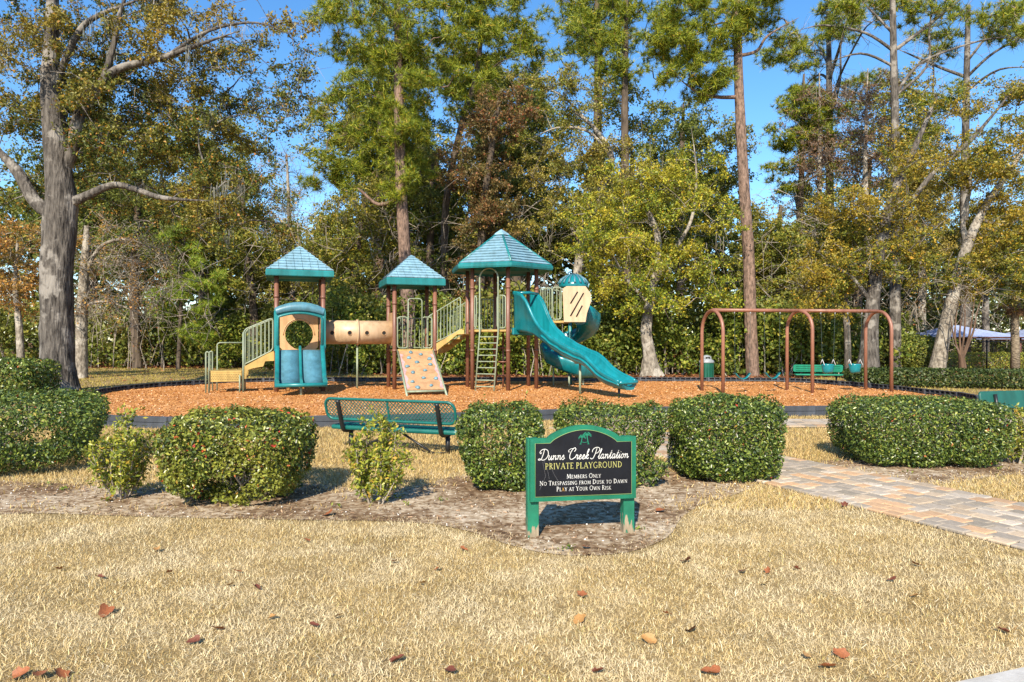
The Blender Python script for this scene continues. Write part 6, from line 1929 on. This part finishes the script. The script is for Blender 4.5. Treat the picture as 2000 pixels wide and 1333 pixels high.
tree('oak_tree', 'flared trunk oak with golden leaves behind the right swing arch', 'tree', 25.6,
     [(1693, 748), (1697, 700), (1700, 640), (1708, 560), (1722, 470), (1745, 380), (1790, 280), (1830, 190)], [.36, .30, .26, .22, .19, .15, .10, .05],
     [(1600, 530, 60, 60, 2.0, 1.0), (1690, 500, 80, 70, 2.0, 1.3), (1760, 500, 60, 60, 2.0, .8), (1650, 420, 70, 60, 2.0, .8), (1750, 330, 60, 80, 2.0, .7), (1820, 270, 70, 90, 2.0, .7), (1600, 600, 55, 40, 1.6, .5), (1920, 210, 70, 60, 1.8, .4), (1690, 400, 90, 60, 2, .6), (1780, 430, 60, 60, 1.8, .5)],
     185, 'leaf_olive', 'bark_oak', limbs=[([(1705, 590), (1660, 540), (1610, 520), (1570, 560)], [.10, .07, .05, .02]), ([(1735, 420), (1780, 390), (1830, 330), (1900, 270), (2000, 150)], [.11, .10, .09, .075, .04])],
     leaf_n=75, leaf=.10, spread=.36, seed=15, gap=.22, flare=1.9, bare=40)
tree('leaning_oak', 'leaning pale grey barked tree in front of the fence', 'tree', 29.5,
     [(1828, 736), (1838, 680), (1858, 590), (1882, 500), (1920, 410), (1975, 330), (2040, 230)], [.29, .27, .24, .20, .15, .11, .06],
     [(1900, 330, 70, 60, 2.2, 1.2), (1960, 290, 60, 60, 2.2, 1.0), (1960, 420, 55, 60, 2.0, 1.0), (1930, 510, 80, 50, 2.2, 1.0), (1990, 180, 60, 60, 2.0, .6), (2050, 350, 70, 110, 2.2, 1.0), (1860, 560, 50, 35, 1.6, .4), (1990, 560, 40, 40, 1.6, .4)],
     205, 'leaf_olive', 'bark_grey', limbs=[([(1885, 490), (1880, 430), (1895, 360), (1880, 290)], [.13, .10, .07, .03]), ([(1910, 430), (1960, 440), (2010, 420)], [.08, .06, .03])],
     leaf_n=80, leaf=.115, spread=.40, seed=16, gap=.16, flare=1.3)
tree('thin_tree', 'thin trunked tree just left of the flared trunk behind the bucket swings', 'tree', 27.0,
     [(1656, 740), (1655, 660), (1648, 560), (1640, 470)], [.13, .12, .10, .05], [(1640, 470, 50, 60, 1.6, 1), (1600, 560, 45, 40, 1.5, .6)], 42, 'leaf_mid', 'bark_oak', leaf_n=80, leaf=.11, spread=.38, seed=17, gap=.1, bare=40)
tree('sparse_tree', 'sparse purple brown tree top right of the smaller pine', 'tree', 37.0,
     [(1700, 730), (1698, 500), (1690, 350), (1692, 220), (1695, 130)], [.2, .17, .12, .07, .02],
     [(1690, 210, 60, 80, 2.0, 1.0), (1670, 320, 60, 60, 2.0, .8), (1720, 290, 40, 70, 1.8, .5)], 75, 'leaf_purple', 'bark_grey', leaf_n=34, leaf=.12, spread=.42, seed=18, gap=.0, bare=110)
tree('small_tree', 'small orange leaved tree behind the clipped hedge at the left edge', 'tree', 27.0,
     [(42, 722), (38, 640), (30, 560), (35, 470)], [.14, .12, .09, .04], [(30, 560, 75, 60, 1.8, 1.0), (60, 470, 80, 60, 1.8, .8), (-40, 520, 80, 90, 1.8, .8)], 95, 'leaf_orange', 'bark_grey', leaf_n=55, leaf=.10, spread=.38, seed=19, gap=.15, bare=60)
tree('bare_tree', 'half bare tree with pale drooping branches just right of the big oak', 'tree', 27.5,
     [(160, 728), (160, 620), (166, 520), (170, 440)], [.22, .20, .16, .08], [(230, 490, 110, 80, 2.2, 1.2), (180, 600, 90, 60, 1.8, .6), (280, 560, 70, 50, 1.6, .5)], 80, 'leaf_orange', 'bark_grey', leaf_n=12, leaf=.10, spread=.4, seed=20, gap=-.1, bare=260, limbs=[([(166, 540), (200, 480), (260, 470), (330, 510)], [.10, .07, .045, .015]), ([(164, 600), (210, 590), (290, 620)], [.07, .045, .015])])
tree('bare_tree', 'grey leafless tree against the sky left of the tall pine', 'tree', 42.0,
     [(575, 725), (570, 560), (565, 420), (560, 300)], [.2, .17, .12, .04], [(560, 380, 70, 110, 2.2, 1.0), (540, 470, 60, 70, 2, .5)], 70, 'leaf_mid', 'bark_pale', leaf_n=10, leaf=.12, spread=.5, seed=21, gap=-.2, bare=420)
tree('crape_myrtle', 'bare many stemmed crape myrtle beside the leaning grey tree', 'tree', 28.5,
     [(1881, 737), (1879, 710), (1876, 690)], [.16, .13, .09], [(1880, 570, 45, 40, .6, 1)], 26, 'leaf_mid', 'bark_crape',
     limbs=[([(1877, 700), (1866, 670), (1866, 630), (1872, 585)], [.05, .04, .03, .015]), ([(1879, 700), (1874, 660), (1878, 620), (1890, 570)], [.05, .04, .03, .015]), ([(1882, 700), (1892, 660), (1900, 610), (1905, 570)], [.05, .045, .03, .015]),
            ([(1884, 705), (1900, 650), (1908, 610), (1918, 580)], [.05, .04, .03, .015]), ([(1880, 695), (1884, 640), (1884, 580)], [.05, .035, .012]), ([(1876, 700), (1862, 655), (1856, 610)], [.04, .03, .012])], kind='none', seed=22, gap=-.5, bare=40)

# dark oaks of the wood behind, left and centre
for i, (lab, Y, tr, cr, mt, ncl) in enumerate([
    ('dark oak filling the wood between the big oak and the young pine', 37.0, [(270, 722), (262, 560), (270, 400), (280, 250)], [(250, 350, 110, 110, 3, 1.3), (330, 470, 100, 90, 3, 1.0), (200, 480, 80, 80, 2.6, .8)], 'leaf_dark', 170),
    ('rounded olive oak behind the roof of the double slide tower', 38.0, [(500, 724), (495, 600), (480, 470), (470, 360)], [(440, 400, 90, 100, 3, 1.2), (500, 510, 90, 80, 3, 1.2), (570, 520, 70, 80, 2.6, .8), (420, 290, 60, 60, 2.4, .5)], 'leaf_mid', 175),
    ('grey green oak draped with moss left of the tall pine trunk', 36.0, [(690, 728), (690, 600), (700, 480), (715, 380)], [(640, 480, 90, 100, 2.8, 1.3), (720, 420, 80, 80, 2.6, 1.0), (740, 540, 80, 80, 2.6, .9), (650, 260, 70, 70, 2.4, .6)], 'leaf_mid', 165),
    ('dark leafy tree between the two tall pine trunks', 37.0, [(835, 727), (838, 560), (842, 420), (845, 320)], [(840, 420, 70, 90, 2.4, 1.2), (870, 540, 80, 80, 2.4, 1.1), (820, 330, 50, 60, 2, .6)], 'leaf_dark', 120),
    ('dark oak between the reddish pine and the golden oak', 37.0, [(1510, 728), (1515, 600), (1520, 480), (1525, 400)], [(1510, 470, 70, 80, 2.4, 1.2), (1570, 540, 70, 70, 2.4, 1.0), (1480, 560, 60, 70, 2.2, .8)], 'leaf_mid', 125),
    ('dark green oak above the shade canopies at the right edge', 44.0, [(2010, 724), (2010, 600), (2000, 480)], [(1950, 470, 90, 60, 3, 1.0), (2030, 400, 90, 110, 3, 1.2), (1890, 540, 70, 50, 2.6, .6), (2010, 570, 80, 50, 2.6, .8)], 'leaf_dark', 140)]):
    tree('oak_tree', lab, 'tree', Y, tr, [.26, .22, .17, .08], cr, ncl, mt, 'bark_dark', leaf_n=80, leaf=.145, spread=.55, seed=40 + i, gap=.14, moss=30 if i == 2 else 0, bare=40)

# cabbage palm at the right edge
q = W(1982, 738, 31.0); root = tag(empty('palm_tree', (q.x, q.y, 0)), 'cabbage palm with dead hanging fronds at the right edge', 'palm')
mb = MB(); mb.tube([(0, 0, -.05), (.02, 0, 1.2), (.0, .02, 2.4), (.05, 0, 3.6)], [.20, .17, .16, .18], 12); mb.build('trunk', M['bark_palm'], root)
rngp = np.random.default_rng(77)
def frond(parts, n, zlo, zhi, ln, droop_):
    for i in range(n):
        a = rngp.uniform(0, 6.28); el = rngp.uniform(zlo, zhi)
        d = np.array([math.cos(a) * math.cos(el), math.sin(a) * math.cos(el), math.sin(el)]); c = np.array([0.05, 0, 3.6]) + d * ln * .55
        k = 30; side = np.cross(d, [0, 0, 1.0]); side /= np.linalg.norm(side) + 1e-9; upv = np.cross(side, d)
        th = np.linspace(-1.7, 1.7, k)
        tips = c + (d * np.cos(th)[:, None] + side * np.sin(th)[:, None]) * ln * .6; tips[:, 2] -= droop_ * (np.abs(th) * .12 + .1)
        V = np.empty((k, 3, 3)); w_ = .03
        V[:, 0] = c + upv * .01 + side * w_ * np.cos(th)[:, None]; V[:, 1] = c - side * w_ * np.cos(th)[:, None] - d * .03; V[:, 2] = tips
        parts.append((V.reshape(-1, 3), np.arange(k * 3).reshape(-1, 3)))
        st_ = np.array([[.05, 0, 3.55], [.05, 0, 3.58], c]); V2 = st_ ; V2[1] += side * .02
        parts.append((V2, np.array([[0, 1, 2]])))
ps = []; frond(ps, 26, -.1, 1.3, 1.3, .6); V, F = merge(ps); link_mesh('fronds', np_mesh('fronds', V, F), M['palm_leaf'], root)
ps = []; frond(ps, 12, -1.35, -.7, 1.1, .3); V, F = merge(ps); link_mesh('dead_fronds', np_mesh('dead_fronds', V, F), M['dead_frond'], root)

# ---- understorey thicket and far wood: masses nobody could count
def mass(name, label, mat, cells, n_leaf, leaf, seed, sp=(.5, .5, .4), stems=0, dens=1.0):
    rng = np.random.default_rng(seed); C = []
    for (px0, px1, Y0, Y1, ztop0, ztop1, zb, n) in cells:
        px = rng.uniform(px0, px1, n); Y = rng.uniform(Y0, Y1, n); x = (px - 1000) * Y / FPX
        s = (px - px0) / (px1 - px0); zt = ztop0 + (ztop1 - ztop0) * s
        nzv = np.array([mnoise.noise((a * .45, b * .45, seed)) for a, b in zip(x, Y)])
        zt = zt * (1 + .35 * nzv)
        C.append(np.stack([x, Y, zb + (zt - zb) * rng.uniform(0, 1, n) ** .8], 1))
    C = np.concatenate(C)
    P = np.repeat(C, n_leaf, 0) + ball(rng, len(C) * n_leaf) * np.array(sp)
    P = P[P[:, 2] > .03]
    V, F = leaf_arrays(rng, P, leaf, .58)
    o = link_mesh(name, np_mesh(name, V, F), M[mat]); tag(o, label, 'thicket', kind='stuff')
    if stems:
        ch = []
        for c in C[rng.integers(0, len(C), stems)]:
            b = np.array([c[0] + rng.normal(0, .3), c[1] + rng.normal(0, .3), 0]); m_ = (b + c) / 2 + rng.normal(0, .15, 3)
            ch.append((np.array([b, m_, c]), np.array([.03, .022, .008])))
        V, F = tubes_np(ch, 4); link_mesh('stems', np_mesh('stems', V, F), M['bark_pale'], o)
    return o
mass('understorey_thicket', 'dark leafy understorey along the wood edge behind the playground', 'leaf_dark',
     [(-120, 180, 38, 46, 3.2, 3.2, .1, 150), (180, 520, 37.5, 44, 3.4, 3.0, .1, 260), (520, 640, 34, 40, 3.4, 3.4, .1, 110), (640, 900, 31, 37, 3.6, 3.2, .1, 240), (900, 1110, 29.5, 35, 3.4, 3.2, .1, 190),
      (1110, 1420, 30, 35, 3.0, 3.2, .1, 250), (1420, 1640, 29.5, 35, 3.2, 3.0, .1, 190), (1640, 1790, 31, 38, 2.6, 2.6, .1, 110), (1790, 2150, 47, 55, 4.2, 5.0, .1, 160)], 50, .25, 201, stems=240)
mass('sunlit_thicket', 'sunlit green shrubs and vines at the wood edge', 'leaf_bright',
     [(555, 650, 33, 35, 3.0, 3.2, .1, 40), (640, 900, 29.6, 31.5, 3.2, 3.4, .1, 120), (880, 1120, 28.8, 31, 2.4, 2.8, .1, 70), (1120, 1360, 29.5, 31, 2.2, 2.6, .1, 80), (1400, 1640, 29, 31, 3.0, 3.0, .1, 110), (420, 560, 36, 38, 2.2, 2.6, .1, 30), (1640, 1780, 30, 32, 1.6, 1.6, .1, 20), (1800, 2100, 44, 47, 2.0, 2.4, .1, 40)], 80, .17, 202, sp=(.42, .42, .34), stems=90)
mass('brush', 'brown dry brush and vines among the wood edge', 'leaf_red',
     [(560, 760, 33, 38, 4.5, 4.5, .3, 24), (880, 1000, 30, 33, 3.4, 3.6, .2, 22), (1180, 1420, 30, 33, 1.6, 1.6, .1, 20), (1560, 1800, 32, 36, 4.6, 4.0, .3, 36), (100, 330, 34, 40, 4.0, 4.0, .5, 26)], 46, .11, 203, sp=(.6, .6, .5), stems=160)
mass('far_woods', 'far wall of trees closing the view behind the playground', 'leaf_dark',
     [(-200, 200, 46, 58, 14, 13, .3, 330), (200, 480, 46, 58, 13, 10.5, .3, 260), (480, 620, 46, 58, 9.0, 8.5, .3, 130), (620, 900, 44, 56, 9.5, 10.5, .3, 260), (900, 1140, 44, 56, 10.5, 11, .3, 240), (1140, 1430, 44, 56, 12.5, 12, .3, 290),
      (1430, 1620, 46, 56, 9.2, 8.6, .3, 180), (1620, 1800, 46, 58, 9.4, 9.0, .3, 190), (1800, 2200, 52, 66, 9.5, 12, .3, 280)], 30, .54, 204, sp=(.8, .8, .7), stems=260)

# tangle of grey twigs and hanging vines among the wood
rng = np.random.default_rng(301)
cells = [(150, 420, 30, 36, 2.0, 6.0, 200), (480, 760, 33, 40, 3.5, 8.5, 300), (760, 1100, 32, 38, 3.5, 8.0, 260), (1100, 1450, 32, 37, 3.0, 8.5, 220), (1480, 1800, 32, 42, 2.0, 9.0, 420), (1780, 2100, 40, 50, 1.0, 8.0, 380)]
src = []
for (p0, p1, y0, y1, z0, z1, n) in cells:
    px = rng.uniform(p0, p1, n); Y = rng.uniform(y0, y1, n); src.append(np.stack([(px - 1000) * Y / FPX, Y, rng.uniform(z0, z1, n)], 1))
src = np.concatenate(src)
ch = []
for c in src:
    d = rng.normal(size=3); d[2] = abs(d[2]) * .6 if rng.uniform() < .6 else -abs(d[2]) - .8
    d /= np.linalg.norm(d); ln = rng.uniform(.7, 2.2)
    a = c; b = a + d * ln * .5 + rng.normal(0, .12, 3); e = b + d * ln * .5 + rng.normal(0, .3, 3)
    ch.append((np.array([a, b, e]), np.array([.018, .012, .004])))
    for _ in range(1):
        t0 = a + (b - a) * rng.uniform(.3, 1); e2 = t0 + (d + rng.normal(0, .7, 3)) * ln * .35
        ch.append((np.array([t0, (t0 + e2) / 2 + rng.normal(0, .05, 3), e2]), np.array([.010, .008, .003])))
V, F = tubes_np(ch, 3)
tag(link_mesh('twig_tangle', np_mesh('twig_tangle', V, F), M['bark_pale']), 'tangle of bare grey twigs and vines through the wood edge', 'twigs', kind='stuff')

# deeper rows of the wood: copies of the trees above, each a tree of its own
TREES = {o['label']: o for o in bpy.data.objects if o.parent is None and o.get('category') == 'tree'}
def again(src, label, px, Y, sc, rz, sz=None):
    s0 = next(o for l, o in TREES.items() if src in l)
    c = dup(s0); c.location = ((px - 1000) * Y / FPX, Y, 0); c.rotation_euler = (0, 0, rz); c.scale = (sc, sc, sz or sc)
    c['label'] = label; c['group'] = 'trees deeper in the wood'
    return c
again('broad bright green crown', 'pine deep in the wood directly above the tunnel', 735, 43, 1.15, 2.2)
again('broad bright green crown', 'pine far behind the russet vines', 950, 45, 1.15, 3.6)
again('dusky pine', 'pine left of the dusky one behind the yellow green tree', 1165, 49, 1.30, 2.0)
again('dark evergreen', 'dark broad tree behind the middle tower roof', 770, 44, 1.25, 2.5)
again('dark evergreen', 'dark broad tree behind the hexagonal roof', 1010, 43, 1.2, .7)
again('moss left of', 'grey green oak deep behind the dark tree between pines', 880, 45, 1.45, 2.9)
again('rounded olive oak', 'olive oak far behind the yellow green tree', 1230, 45, 1.4, 4.4)
again('rounded olive oak', 'olive oak deep behind the golden oak', 1670, 43, 1.25, 2.0)
again('white upper limbs', 'pale limbed tree far right of the reddish trunk', 1600, 46, 1.05, 3.4)
again('white upper limbs', 'pale limbed tree behind the leaning grey tree', 1800, 45, 1.05, 1.1)
again('dark oak filling', 'tall dark oak behind the big oak crown', 180, 46, 1.45, 2.0)
again('dark oak filling', 'tall dark oak behind the young pine', 390, 45, 1.3, 4.1)
again('thin topped pine', 'farther sparse pine beside the thin topped one at the upper right', 1885, 41, 1.18, 2.1)
again('thin topped pine', 'farther sparse pine left of the purple brown tree', 1620, 46, 1.3, 4.6)
again('purple brown tree top', 'faint purple brown tree behind the smaller bright pine', 1600, 44, 1.15, 1.2)
again('thin trunked tree', 'thin tree deep behind the crape myrtle', 1925, 43, 1.6, .8)
